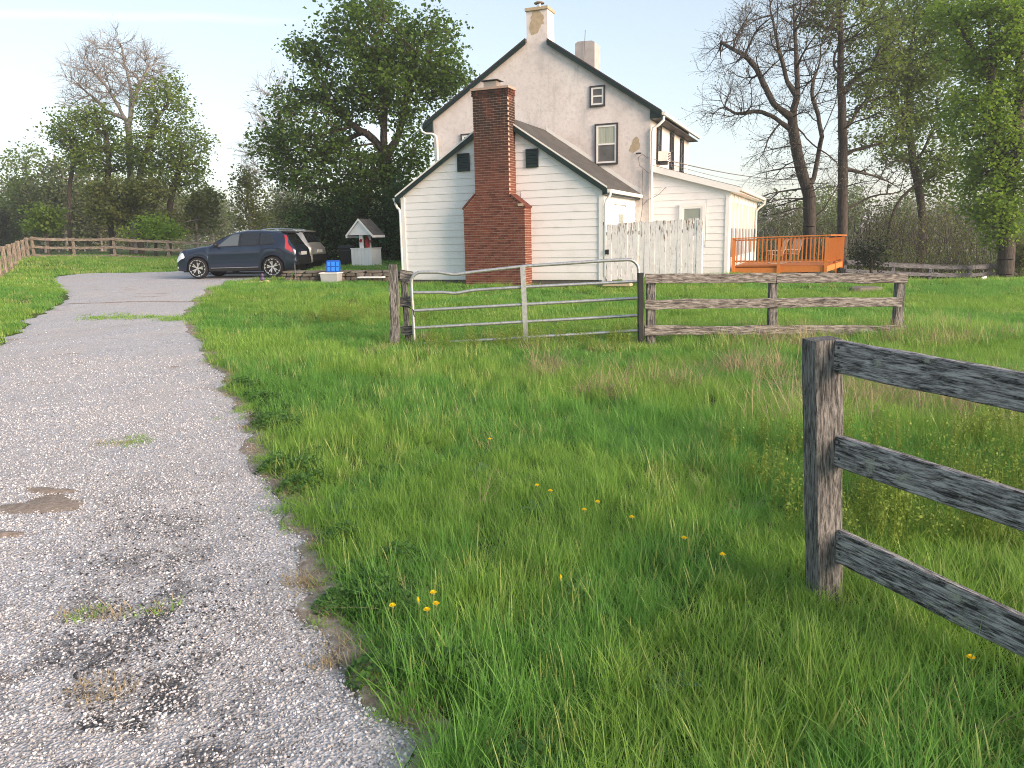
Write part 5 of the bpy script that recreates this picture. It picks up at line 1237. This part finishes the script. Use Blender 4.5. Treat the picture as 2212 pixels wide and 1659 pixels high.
tree('leafy_tree', 'fine-leaved green tree between the straight trunk and the vine-covered tree', 53,
     [rooted(path(zR, [(1345, 1340), (1340, 1150), (1300, 950), (1270, 750), (1265, 500), (1280, 300)], YC)), path(zR, [(1300, 950), (1380, 800), (1450, 650)], YC, .6), path(zR, [(1270, 700), (1180, 560), (1120, 420)], YC, .6), rooted(path(zR, [(1150, 1300), (1200, 1150), (1290, 1060), (1400, 1000)], YC, .6))],
     [bl(zR, YC, *b, SR) for b in ((1270, 250, 200, 250, 3.5), (1180, 480, 170, 160, 3), (1400, 520, 190, 220, 3.5), (1350, 820, 230, 170, 3.5), (1480, 1000, 150, 140, 3), (1300, 20, 260, 120, 4), (1450, 250, 130, 200, 3))], 1000, 'spring_leaf', 24, .17, .36, 'bark', rtip=.010, trunk_r=.22)
YD = 33
tree('vine_covered_tree', 'big tree wrapped in bright green vines at the right edge of the lawn', 54,
     [rooted(path(zR, [(1815, 1590), (1825, 1400), (1830, 1250), (1800, 900), (1742, 560), (1737, 300), (1712, -30)], YD)), path(zR, [(1690, 400), (1620, 250), (1540, 130), (1465, 20)], YD, .2), path(zR, [(1830, 1150), (1880, 850), (1895, 650), (1900, 350), (1890, 50)], YD, .4), path(zR, [(1780, 700), (1680, 620), (1600, 520)], YD, .4)],
     [bl(zR, YD, *b, SR) for b in ((1720, 200, 190, 220, 2.6), (1640, 640, 160, 150, 2), (1760, 850, 150, 200, 1.8), (1700, 1100, 110, 170, 1.5), (1900, 400, 170, 260, 2.4), (1890, 900, 110, 300, 1.8), (1790, 1250, 90, 170, 1.0), (1560, 60, 150, 90, 2), (1940, 120, 130, 180, 2.4))], 1250, 'vine_leaf', 24, .15, .25, 'bark', rtip=.009, trunk_r=.33)
shrub('evergreen_shrub', 'shadowy bush right of the vine-covered trunk at the frame edge', 55, 2205, 540, 36, 40, 60, 1.6, 200, 'olive_leaf', 15, .14)

# brush, fallen limbs and undergrowth behind the deck and the right fence
def mass(name, label, cat, seed, blobs, n, mat, ln, ls, spread=.35, twig=0, bark='bark', kind='stuff'):
    q = np.random.default_rng(seed); T = sample(q, blobs, n); g_ = gz(T[:, 0], T[:, 1]); T[:, 2] = np.maximum(T[:, 2], g_ + .05)
    C = np.repeat(T, ln, 0) + q.normal(0, spread, (len(T) * ln, 3)); root = thing(name, label, cat)
    v, f = leaves(q, C, ls); o = bpy.data.objects.new('leaves', raw('leaves', v, f, mat)); link(o, root); o['kind'] = 'stuff'
    if twig:
        A = np.stack([T[:, 0] + q.normal(0, .5, len(T)), T[:, 1] + q.normal(0, .3, len(T)), np.maximum(g_, T[:, 2] - q.uniform(.8, 2.2, len(T)))], 1); B = (A + T) / 2 + q.normal(0, .12, T.shape)
        r_ = q.uniform(.008, .028, len(T)); v, f = join([tubes(A, B, r_, r_ * .8, 4), tubes(B, T, r_ * .8, r_ * .4, 4)])
        o = bpy.data.objects.new('stems', raw('stems', v, f, bark)); link(o, root); o['kind'] = 'stuff'
    return tag(root, kind=kind)
mass('undergrowth', 'tangled olive brush and stems beneath the right-hand trees', 'undergrowth', 61, [blob(1700, 520, 46, 70, 60, 2), blob(1850, 500, 47, 130, 75, 2.5), blob(2000, 510, 43, 110, 70, 2.5), blob(2120, 540, 40, 70, 50, 2), blob(1950, 560, 38.5, 140, 30, 1)], 950, 'olive_leaf', 6, .14, .3, 1, 'bark')
mass('undergrowth', 'grey-green brush on the slope behind the porch roof', 'undergrowth', 62, [blob(1690, 470, 55, 60, 50, 3), blob(1800, 470, 58, 120, 50, 3), blob(1960, 470, 56, 150, 60, 3)], 520, 'far_leaf', 6, .22, .45, 1, 'bark_pale')
# far woods: a few prototype trees scattered
def proto_tree(seed, h, mat, n=260, ln=16, ls=.42, bare=False):
    q = np.random.default_rng(seed); w = h * q.uniform(.24, .32)
    blobs = [((0, 0, h * .62), (w, w, h * .36), 3), ((w * .5, 0, h * .5), (w * .7, w * .7, h * .2), 1), ((-w * .5, .3, h * .45), (w * .7, w * .7, h * .22), 1), ((0, 0, h * .22), (w * .8, w * .8, h * .2), .9)]
    T = sample(q, blobs, n); P, par, r, ends = grow(q, [[np.zeros(3), np.array([.1, 0, h * .35]), np.array([0, .1, h * .8])]], T, step=1.2, rtip=.022)
    i = np.where(par >= 0)[0]; v, f = tubes(P[par[i]], P[i], np.minimum(r[par[i]], r[i] * 1.5), r[i], 4)
    C = np.repeat(P[ends], ln, 0); C = C + q.normal(0, .55, C.shape); v2, f2 = leaves(q, C, ls)
    vv, ff = join([(v, f), (v2, f2)]); me = raw('far_tree', vv, ff, mat); me.materials.append(M['bark_pale'])
    mi = np.zeros(len(ff), np.int32); mi[:len(f)] = 1; me.polygons.foreach_set('material_index', mi); return me
protos = [proto_tree(71, 13, 'far_leaf'), proto_tree(72, 11, 'far_leaf', 220, 13), proto_tree(73, 15, 'spring_leaf', 300, 14), proto_tree(74, 12, 'olive_leaf', 240, 9), proto_tree(75, 9, 'olive_leaf', 220, 14)]
q = np.random.default_rng(77); pts = []
for (x0, x1, y0, y1, n_) in ((-62, -36, 72, 92, 26), (-95, -30, 95, 150, 60), (-40, 20, 118, 160, 46), (20, 110, 75, 130, 60), (60, 140, 90, 150, 30), (-150, -90, 100, 170, 30)):
    pts.append(np.stack([q.uniform(x0, x1, n_), q.uniform(y0, y1, n_)], 1))
pts = np.concatenate(pts); n_ = len(pts); zz = gz(pts[:, 0], pts[:, 1]); s_ = q.uniform(.75, 1.1, n_) * np.where((pts[:, 0] < -30) & (pts[:, 1] < 95), .66, .72) * np.where(pts[:, 0] > 15, .72, 1.0)
scatter('woods', 'hazy spring woods closing the view behind the farm', 'woods', protos, np.column_stack([pts, zz]), np.column_stack([q.normal(0, .04, (n_, 2)), q.uniform(0, 6.28, n_)]), np.column_stack([s_, s_, s_ * q.uniform(.8, 1.1, n_)]), q.integers(0, 5, n_))

# ------------------------------------------------------------------ grass and gravel
def visible(x, y, z, mu=260, mv=220):
    dz = z - HC; d = y * cp - dz * sp_; up = y * sp_ + dz * cp; d = np.maximum(d, .05); a, b = x / d, -up / d
    u, v = CXP + FPX * (a * cr + b * sr), CYP + FPX * (-a * sr + b * cr); return (u > -mu) & (u < 2212 + mu) & (v < 1659 + mv) & (y > .8)
def blades(q, n, rad, h0, h1, w, lean=.35, curl=.5, mat='grass_blade', seg=3, lean_dir=None):
    a = q.uniform(0, 6.283, n); rr = rad * np.sqrt(q.uniform(0, 1, n)); x0, y0 = rr * np.cos(a), rr * np.sin(a)
    h = q.uniform(h0, h1, n); d = q.uniform(0, 6.283, n); l = np.abs(q.normal(0, lean, n)); c = np.abs(q.normal(0, curl, n)); ww = w * q.uniform(.7, 1.3, n)
    px, py = -np.sin(d), np.cos(d); V = []; 
    for k in range(seg + 1):
        u = k / seg; r_ = h * (l * u + c * .5 * u ** 2.2); zz = h * (u - .25 * c * u ** 2.5); wd = ww * (1 - u ** 1.6) * .5
        cx_, cy_ = x0 + np.cos(d) * r_, y0 + np.sin(d) * r_
        if k < seg: V += [np.stack([cx_ - px * wd, cy_ - py * wd, zz], 1), np.stack([cx_ + px * wd, cy_ + py * wd, zz], 1)]
        else: V += [np.stack([cx_, cy_, zz], 1)]
    V = np.stack(V, 1); m = V.shape[1]; v = V.reshape(-1, 3); base = (np.arange(n) * m)[:, None]; f = []
    for k in range(seg - 1): f.append(np.concatenate([base + 2 * k, base + 2 * k + 1, base + 2 * k + 3, base + 2 * k + 2], 1))
    f4 = np.concatenate(f); t = np.concatenate([base + 2 * seg - 2, base + 2 * seg - 1, base + 2 * seg, base + 2 * seg], 1)
    return v, f4, t[:, :3]
def tri_mesh(v, f4, f3, mat):
    f = np.concatenate([f4[:, [0, 1, 2]], f4[:, [0, 2, 3]], f3]); return raw('tuft', v, f, mat)
q = np.random.default_rng(101)
near = [tri_mesh(*blades(q, 46, .085, .08, .20, .0042, .35, .6), m) for m in ('grass_blade', 'grass_blade', 'grass_lush', 'grass_lush')]            # 0-3
near += [tri_mesh(*blades(q, 26, .07, .18, .33, .0045, .25, .5), m) for m in ('grass_blade', 'grass_lush')]                                          # 4-5 long
near += [tri_mesh(*blades(q, 14, .09, .12, .25, .0065, .20, .25), 'grass_pale')]                                                                    # 6 seed heads
near += [tri_mesh(*blades(q, 26, .10, .10, .30, .0035, .9, .7), 'straw')]                                                                            # 7 dry
mid = [tri_mesh(*blades(q, 46, .16, .07, .15, .010, .4, .6, seg=2), m) for m in ('grass_blade', 'grass_blade', 'grass_lush', 'grass_pale')]           # lawn
mid += [tri_mesh(*blades(q, 40, .16, .14, .28, .010, .3, .5, seg=2), m) for m in ('grass_blade', 'grass_lush', 'grass_pale', 'straw')]                # 4-7 tall
far = [tri_mesh(*blades(q, 40, .34, .07, .14, .028, .4, .5, seg=2), m) for m in ('grass_blade', 'grass_lush', 'grass_blade', 'grass_pale')]
def lf(x, y, s, o): return .5 + .25 * (np.sin(x * s + o) * np.cos(y * s * 1.3 + o * 2) + np.sin(x * s * .53 + y * s * .8 + o * 3)) + .12 * np.sin(x * s * 2.7 - y * s * 2.1 + o)
def area(q, x0, x1, y0, y1, dens): 
    n = int((x1 - x0) * (y1 - y0) * dens); return q.uniform(x0, x1, n), q.uniform(y0, y1, n)
def house_local(x, y): dx, dy = x + 3.18, y - 23.72; return dx * he[0] + dy * he[1], dx * hn[0] + dy * hn[1]
def clear(x, y, edge=.05):
    s, t = house_local(x, y); inh = ((s > 0) & (s < 6.3) & (t > -.0) & (t < 4)) | ((s > -.8) & (s < 9.1) & (t > 3.7) & (t < 12.4)) | ((s > 2.3) & (s < 4.1) & (t > -.48) & (t < 0)) | ((s > 9.1) & (s < 12.3) & (t > 4.4) & (t < 8.2))
    ed = edge * (1 + .9 * np.sin(y * 3.1) * np.sin(y * 1.27 + 1)); return ~on_drive(x, y, 0.0) & ~((x > xl(y) - ed) & (x < xr(y) + ed) & (y < 34)) & ~inh
def put(name, label, protos, x, y, kinds, smin, smax, tilt=.12, hmod=None):
    z = gz(x, y); ok = visible(x, y, z) & clear(x, y); x, y, z, kinds = x[ok], y[ok], z[ok], kinds[ok]; n = len(x)
    s = q.uniform(smin, smax, n); h = s * (hmod(x, y) if hmod else 1.0)
    return scatter(name, label, 'grass', protos, np.column_stack([x, y, z - .006]), np.column_stack([q.normal(0, tilt, (n, 2)), q.uniform(0, 6.283, n)]), np.column_stack([s, s, h]), kinds), n
X, Y = [], []
for (x0, x1, y0, y1, d) in ((-4, 5, .9, 4.2, 260), (-5, 7, 4.2, 7, 170), (-8, 10, 7, 10.5, 100)):
    a, b = area(q, x0, x1, y0, y1, d); X.append(a); Y.append(b)
X, Y = np.concatenate(X), np.concatenate(Y); n_ = len(X); u_ = q.uniform(0, 1, n_)
pt = lf(X, Y, 1.6, .7); pl_ = lf(X, Y, .9, 2.2)
kd = np.where(pt > .5, q.integers(0, 2, n_), q.integers(2, 4, n_)); kd = np.where(u_ < .22 * np.clip(pl_ * 1.6, 0, 1), 4 + (pt < .5), kd); kd = np.where((u_ > .87) & (pl_ > .32), 6, kd); kd = np.where((u_ > .93) & (u_ < .933), 7, kd)
def hm(x, y): return .52 + .5 * lf(x, y, 1.3, 4.0)
_, n1 = put('grass', 'thick green spring grass filling the foreground beside the driveway', near, X, Y, kd, .8, 1.25, .14, hm)
X, Y = [], []
for (x0, x1, y0, y1, d) in ((-9, 14, 10.5, 14, 75), (-14, 16, 14, 19, 42), (-18, 18, 19, 26, 26)):
    a, b = area(q, x0, x1, y0, y1, d); X.append(a); Y.append(b)
X, Y = np.concatenate(X), np.concatenate(Y); n_ = len(X); u_ = q.uniform(0, 1, n_); pt = lf(X, Y, 1.1, .2)
tallz = (np.abs(Y - 11.8 - .2 * np.sin(X)) < 1.1) & (X > -2.2) & (X < 8); kd = np.where(pt > .45, q.integers(0, 2, n_), 2); kd = np.where((u_ > .93), 3, kd); kd = np.where(tallz & (u_ < .3), 4 + q.integers(0, 2, n_), kd); kd = np.where(tallz & (u_ > .82), 6, kd); kd = np.where(tallz & (u_ > .955), 7, kd)
_, n2 = put('grass', 'shorter lawn grass around the gate and up to the house', mid, X, Y, kd, .8, 1.3, .12, lambda x, y: (.6 + .7 * lf(x, y, .8, 1.0)) * (1 - .5 * np.exp(-((y - 11.7) / .9) ** 2) * (x > -2.3) * (x < 2.3)))
X, Y = area(q, -32, 32, 25, 47, 11); n_ = len(X); kd = q.integers(0, 4, n_)
_, n3 = put('grass', 'distant grass on the paddock and the far lawn', far, X, Y, kd, .8, 1.3, .1)
print('grass', n1, n2, n3)
# dry straw, dead patches and tall weeds
SX, SY = [], []
for (cx_, cy_, rx2, ry2, k) in ((.50, 9.7, .28, .5, 26), (.95, 8.0, .28, .3, 22), (3.9, 7.6, 1.2, .8, 170), (4.6, 6.6, .9, .7, 110), (2.6, 6.6, .35, .25, 40), (4.0, 11.1, .6, .3, 46), (2.9, 9.3, .5, .4, 50), (6.0, 11.2, .6, .5, 60), (.45, 2.75, .06, .05, 3), (1.9, 8.6, .3, .3, 25)):
    SX.append(q.normal(cx_, rx2 * .6, k)); SY.append(q.normal(cy_, ry2 * .6, k))
SX, SY = np.concatenate(SX), np.concatenate(SY); sproto = [tri_mesh(*blades(q, 22, .09, .12, .34, .0045, .8, .8), 'straw'), tri_mesh(*blades(q, 9, .10, .35, .60, .005, .22, .35), 'straw'), tri_mesh(*blades(q, 30, .13, .05, .14, .005, 1.6, .8), 'straw')]
n_ = len(SX); ss = q.uniform(.7, 1.2, n_) * np.where(SY < 3.2, .4, 1.0); scatter('dry_grass', 'patches of dry straw-coloured grass among the green', 'dry grass', sproto, np.column_stack([SX, SY, gz(SX, SY)]), np.column_stack([q.normal(0, .2, (n_, 2)), q.uniform(0, 6.28, n_)]), np.column_stack([ss, ss, ss]), q.choice(3, n_, p=[.5, .18, .32]))
def weed_mesh(q, stems, h0, h1, mat, leafn, ls, spread=.09):
    parts = []
    for i in range(stems):
        a = q.uniform(0, 6.28); r_ = spread * math.sqrt(q.uniform()); b = np.array([r_ * math.cos(a), r_ * math.sin(a), 0]); h = q.uniform(h0, h1); tp = b + np.array([q.normal(0, .04), q.normal(0, .04), h])
        parts.append(tubes(b[None], tp[None], np.array([.0022]), np.array([.0014]), 3)); u = q.uniform(.25, 1.0, leafn)[:, None] ** .7
        parts.append(leaves(q, b + (tp - b) * u + q.normal(0, .014, (leafn, 3)), ls, .2))
    v, f = join(parts); return raw('weed', v, f, mat)
wp = [weed_mesh(q, 7, .22, .42, 'weed_yellow', 22, .016) for _ in range(3)]
a, b = area(q, 1.55, 4.2, 3.75, 5.9, 42); k2 = q.uniform(0, 1, len(a)) < lf(a, b, 1.7, .3) + .25; a, b = a[k2], b[k2]
a2 = np.concatenate([a, q.uniform(-1.4, 1.9, 60), q.uniform(-4, -1.6, 40)]); b2 = np.concatenate([b, q.uniform(11.0, 12.2, 60), q.uniform(14.5, 16, 40)]); n_ = len(a2); ss = q.uniform(.75, 1.15, n_)
scatter('tall_weeds', 'yellow-green flowering weeds standing behind the near fence', 'weeds', wp, np.column_stack([a2, b2, gz(a2, b2)]), np.column_stack([q.normal(0, .08, (n_, 2)), q.uniform(0, 6.28, n_)]), np.column_stack([ss, ss, ss]), q.integers(0, 3, n_))
# low broad leaves: clover mounds on the verge, docks in the lawn
def rosette(q, n, l0, l1, w, mat, rise=.6):
    V, F = [], []
    for i in range(n):
        a = 6.283 * i / n + q.normal(0, .3); l = q.uniform(l0, l1); e = q.uniform(.2, rise); d = np.array([math.cos(a), math.sin(a), 0]); p = np.array([-math.sin(a), math.cos(a), 0]); b = len(V)
        for u, ww in ((0, .15), (.35, 1), (.7, .9), (1, .1)):
            c = d * l * u + np.array([0, 0, l * (e * u - .5 * e * u * u * 1.3) + .01]); V += [c - p * w * ww * .5, c + p * w * ww * .5]
        F += [(b + 2 * k, b + 2 * k + 1, b + 2 * k + 3, b + 2 * k + 2) for k in range(3)]
    return raw('rosette', np.array(V), np.array(F), mat)
def clover(q, n, rad, h, ls, mat):
    a = q.uniform(0, 6.28, n); r_ = rad * np.sqrt(q.uniform(0, 1, n)); C = np.stack([r_ * np.cos(a), r_ * np.sin(a), h * (1 - (r_ / rad) ** 2) * q.uniform(.6, 1.1, n) + .01], 1); v, f = leaves(q, C, ls, 1.4); return raw('clover', v, f, mat)
lowp = [clover(q, 260, .13, .09, .026, 'clover_leaf'), clover(q, 200, .12, .07, .022, 'clover_leaf'), rosette(q, 10, .06, .11, .022, 'dock_leaf', 1.0), rosette(q, 8, .08, .13, .026, 'dock_leaf', 1.4)]
yv = q.uniform(1.6, 9, 46); xv = xr(yv) + q.normal(.22, .10, 46); kv = q.integers(0, 2, 46)
xc, yc = np.concatenate([q.normal(-.30, .12, 16), q.normal(-.62, .1, 12)]), np.concatenate([q.normal(2.72, .10, 16), q.normal(3.35, .15, 12)]); xd, yd = q.uniform(-2, 3.4, 70), q.uniform(2.3, 8, 70)
xa, ya = np.concatenate([xv, xc, xd]), np.concatenate([yv, yc, yd]); ka = np.concatenate([kv, np.zeros(28, int), q.integers(2, 4, 70)]); okk = ~on_drive(xa, ya, -.02); xa, ya, ka = xa[okk], ya[okk], ka[okk]; n_ = len(xa); ss = q.uniform(.7, 1.35, n_)
scatter('ground_cover', 'clover mounds and broad-leaved weeds along the grass verge', 'ground cover', lowp, np.column_stack([xa, ya, gz(xa, ya) + .01]), np.column_stack([q.normal(0, .1, (n_, 2)), q.uniform(0, 6.28, n_)]), np.column_stack([ss, ss, ss]), ka)
# little tufts growing through the gravel
gt = [tri_mesh(*blades(q, 40, .09, .02, .06, .004, .7, .6), 'grass_blade'), tri_mesh(*blades(q, 40, .10, .02, .05, .004, .8, .6), 'straw'), tri_mesh(*blades(q, 40, .22, .03, .07, .012, .7, .6, seg=2), 'grass_blade')]
GX, GY, GK = [], [], []
def gspot(u, v, n, rx2, ry2, k, Yd=None):
    d = ray(u, v); p = CAMP + d * (-HC / d[2])
    if Yd: p = at(u, v, Yd)
    GX.append(q.normal(p[0], rx2, n)); GY.append(q.normal(p[1], ry2, n)); GK.append(np.full(n, k) if k >= 0 else q.integers(0, 2, n))
gspot(240, 1335, 10, .12, .04, -1); gspot(230, 1515, 5, .05, .04, -1); gspot(260, 962, 14, .14, .12, -1); gspot(245, 688, 26, .30, .22, 2, 16.6); gspot(850, 1548, 6, .05, .03, 0); gspot(520, 895, 10, .1, .15, 0); gspot(620, 1100, 8, .06, .1, 0); gspot(420, 690, 20, .25, .4, 2, 16.3); gspot(650, 1270, 6, .05, .05, 1); gspot(760, 1440, 8, .06, .04, 1); gspot(350, 695, 16, .3, .2, 2, 16.4)
yv = q.uniform(1.5, 14, 420); GX.append(xr(yv) + q.normal(.04, .07, 420)); GY.append(yv); GK.append(q.choice(3, 420, p=[.72, .28, 0]))
GX, GY, GK = np.concatenate(GX), np.concatenate(GY), np.concatenate(GK); n_ = len(GX); ss = q.uniform(.6, 1.2, n_)
scatter('gravel_tufts', 'small grass tufts pushing up through the gravel', 'grass tufts', gt, np.column_stack([GX, GY, gz(GX, GY) + .02]), np.column_stack([q.normal(0, .1, (n_, 2)), q.uniform(0, 6.28, n_)]), np.column_stack([ss, ss, ss]), GK)
# loose gravel stones
def pebble(sd, mat):
    bm = bmesh.new(); bmesh.ops.create_icosphere(bm, subdivisions=1, radius=.5); qq = np.random.default_rng(sd)
    for v in bm.verts: v.co = Vector((v.co.x * 1.15, v.co.y * .9, v.co.z * .62)) * float(qq.uniform(.78, 1.18))
    me = bpy.data.meshes.new('pebble'); bm.to_mesh(me); bm.free(); me.materials.append(M[mat]); return me
pb = [pebble(i, 'stone_bit') for i in range(5)] + [pebble(9 + i, 'stone_dark') for i in range(3)]
X, Y = [], []
for (x0, x1, y0, y1, d) in ((-4.5, .3, .9, 3.4, 6400), (-5, -.4, 3.4, 5.5, 3200), (-6.5, -1, 5.5, 8, 1700), (-8, -2, 8, 11.5, 700), (-11, -4, 11.5, 17, 160)):
    a, b = area(q, x0, x1, y0, y1, d); X.append(a); Y.append(b)
X, Y = np.concatenate(X), np.concatenate(Y); z = gz(X, Y)
edge = np.minimum(X - xl(Y), xr(Y) - X); worn = lf(X, Y, 1.9, 1.1); ok = (edge > -.22 + .30 * q.uniform(0, 1, len(X)) ** .6) & visible(X, Y, z, 200, 150) & (q.uniform(0, 1, len(X)) < (.55 + .6 * worn) * (1 - sm(8, 17, Y)))
X, Y, z = X[ok], Y[ok], z[ok]; n_ = len(X); dark = .75 * np.exp(-((X + .42 + .40 * Y) / .40) ** 2) * sm(6, 3, Y) * (lf(X, Y, 3.1, .5) > .42); kd = np.where(q.uniform(0, 1, n_) < dark * .85, q.integers(5, 8, n_), q.integers(0, 5, n_))
tloc = np.clip((X - xl(Y)) / (xr(Y) - xl(Y)), 0, 1); zc = z + np.where((tloc > .02) & (tloc < .98), .016 + .012 * np.sin(np.pi * tloc), .004); ss = (.0055 + .0105 * q.uniform(0, 1, n_) ** 2) * (1 + .05 * np.maximum(Y - 3, 0))
scatter('gravel', 'loose pale and dark stones lying on the driveway', 'gravel', pb, np.column_stack([X, Y, zc + ss * .15]), np.column_stack([q.normal(0, .4, (n_, 2)), q.uniform(0, 6.28, n_)]), np.column_stack([ss, ss, ss]), kd)
print('stones', n_)
# bare soil shoulder between gravel and grass
yy_ = np.arange(.5, 26, .08); tt_ = np.linspace(-.16, .20, 8); SX_ = xr(yy_)[:, None] + tt_[None, :] * (.8 + .35 * np.sin(yy_ * 2.3))[:, None]; SY_ = np.repeat(yy_[:, None], 8, 1); lift = np.array([.004, .024, .022, .018, .015, .012, .008, -.004])[None, :] * np.ones_like(SX_)
m_ = Mat('bare_soil', .95, .1); w_ = m_.world(); nz_ = m_.noise(w_, 18, 6, .7); m_.col(m_.ramp(nz_, [(.3, (.16, .125, .095)), (.5, (.28, .235, .19)), (.7, (.46, .43, .395))])); m_.bump(nz_, .7, .02); M['soil'] = m_.m
so = bpy.data.objects.new('soil_verge', grid_mesh('soil_verge', SX_, SY_, gz(SX_, SY_) + lift, 'soil')); link(so); tag(so, 'strip of bare brown soil between gravel and grass', 'verge', kind='structure')

# bare earth worn through the gravel
def earth(u, v, ru, rv, seed):
    qq = np.random.default_rng(seed); n = 26; a_ = np.linspace(0, 2 * np.pi, n, endpoint=False); r_ = 1 + .22 * np.sin(2 * a_ + qq.uniform(0, 6)) + .16 * np.sin(3 * a_ + qq.uniform(0, 6)) + qq.normal(0, .10, n); P_ = []
    for k_ in (0.0, .6, 1.0):
        for i in range(n):
            d = ray(u + ru * k_ * r_[i] * math.cos(a_[i]), v + rv * k_ * r_[i] * math.sin(a_[i])); p = CAMP + d * ((.02 - HC) / d[2]); tl = float(np.clip((p[0] - xl(p[1])) / (xr(p[1]) - xl(p[1])), 0, 1)); P_.append((p[0], p[1], gzf(p[0], p[1]) + .016 + .012 * math.sin(math.pi * tl) + (.012, .009, -.004)[int(k_ * 2 + .5) if k_ < 1 else 2]))
    F_ = [(k * n + i, k * n + (i + 1) % n, (k + 1) * n + (i + 1) % n, (k + 1) * n + i) for k in range(2) for i in range(n)]
    o = bpy.data.objects.new('earth_patch', raw('earth_patch', P_, F_, 'brown_earth', True)); link(o, drive)
m_ = Mat('brown_earth', .95, .1); nz_ = m_.noise(m_.world(), 22, 6, .7); m_.col(m_.ramp(nz_, [(.3, (.19, .155, .125)), (.6, (.31, .265, .225)), (.75, (.45, .425, .40))])); m_.bump(nz_, .7, .015); M['brown_earth'] = m_.m
earth(95, 1098, 110, 22, 1); earth(10, 1158, 40, 9, 2); earth(110, 1066, 60, 8, 3)
# dark seam across the driveway
sx_ = np.linspace(-11.2, -7.9, 60); sy_ = 19.6 + .12 * np.sin(sx_ * 1.9) + q.normal(0, .015, 60); ww_ = .05 + .03 * np.abs(np.sin(sx_ * 2.7)) + q.uniform(0, .02, 60); tl_ = np.clip((sx_ - xl(sy_)) / (xr(sy_) - xl(sy_)), 0, 1)
SXm = np.stack([sx_, sx_, sx_], 1); SYm = np.stack([sy_ - ww_, sy_, sy_ + ww_], 1); SZm = gz(SXm, SYm) + (.018 + .012 * np.sin(np.pi * tl_))[:, None] + np.array([0.001, .006, .001])[None, :]
seam = bpy.data.objects.new('seam', grid_mesh('seam', SXm, SYm, SZm, 'soil')); link(seam, drive)
# ------------------------------------------------------------------ dandelions
def dandelion(u, v, label, hgt=.15, r=.019, closed=False):
    x, y, z_ = None, None, None; zt_ = hgt
    d = ray(u, v); p = CAMP + d * ((zt_ - HC) / d[2]); g_ = gzf(p[0], p[1]); h = max(.06, p[2] - g_)
    o = thing('dandelion', label, 'flower', (p[0], p[1], g_), 0, 'yellow dandelions in the grass'); le = q.normal(0, .02, 2)
    MB().tube([(-le[0], -le[1], 0), (-le[0] * .3, -le[1] * .3, h * .5), (0, 0, h)], .0022, 5).build('stem', 'dandelion_stem', o)
    hm_ = MB()
    for ring, n_, rr_, zz_ in ((0, 16, r, .0), (1, 12, r * .7, .005), (2, 7, r * .35, .008)):
        for i in range(n_):
            a = 6.283 * i / n_ + ring * .3; c_, s_ = math.cos(a), math.sin(a); w = rr_ * .22; k_ = .35 if closed else 1
            hm_.add([(c_ * .002, s_ * .002, h), (c_ * rr_ * k_ - s_ * w, s_ * rr_ * k_ + c_ * w, h + zz_ + (.012 if closed else .004)), (c_ * rr_ * k_ * 1.08, s_ * rr_ * k_ * 1.08, h + zz_ + (.016 if closed else .005)), (c_ * rr_ * k_ + s_ * w, s_ * rr_ * k_ - c_ * w, h + zz_ + (.012 if closed else .004))], [(0, 1, 2, 3)])
    hm_.build('flower_head', 'dandelion', o); MB().lathe([(0, h - .012), (.006, h - .010), (.007, h - .001), (0, h)], 8).build('calyx', 'dandelion_stem', o, True)
    return o
for u, v, lab, h, cl in ((848, 1309, 'dandelion at the left end of the cluster by the driveway edge', .17, False), (936, 1281, 'dandelion standing tallest in the cluster by the driveway edge', .20, False), (903, 1300, 'half-closed dandelion in the middle of the driveway-edge cluster', .18, True), (922, 1318, 'open dandelion lowest in the cluster by the driveway edge', .16, False), (942, 1305, 'open dandelion at the right end of the driveway-edge cluster', .17, False),
        (1211, 1251, 'single dandelion right of the driveway-edge cluster, on its own', .17, True), (1262, 1102, 'lower of two dandelions close together in mid-lawn', .16, False), (1291, 1085, 'upper of two dandelions close together in mid-lawn', .16, False), (1365, 1118, 'dandelion right of the mid-lawn pair', .16, False), (1478, 1163, 'orange-yellow dandelion between mid-lawn and the near fence post', .17, False), (1561, 1199, 'bright dandelion nearest the foot of the near fence post', .18, False), (1160, 1049, 'dandelion farthest up the lawn on the left of a pair', .17, False), (1189, 1061, 'dandelion farthest up the lawn on the right of a pair', .16, False), (2097, 1421, 'dandelion below the near fence rails at the lower right', .14, False), (1058, 949, 'tiny far dandelion in the lawn below the gate', .15, False)):
    dandelion(u, v, lab, h, .0145, cl)

# ------------------------------------------------------------------ evening haze
hz_m = bpy.data.materials.new('haze_air'); hz_m.use_nodes = True; hz_m.node_tree.nodes.clear()
hv = hz_m.node_tree.nodes.new('ShaderNodeVolumePrincipled'); ho = hz_m.node_tree.nodes.new('ShaderNodeOutputMaterial')
hv.inputs['Color'].default_value = (.86, .90, .94, 1); hv.inputs['Density'].default_value = .0010; hv.inputs['Anisotropy'].default_value = .2
hz_m.node_tree.links.new(hv.outputs[0], ho.inputs['Volume']); M['haze'] = hz_m
hz = MB().box(-950, 950, -350, 950, -2.5, 26).build('haze', 'haze'); tag(hz, 'thin evening haze over the fields and woods', 'haze', kind='stuff')
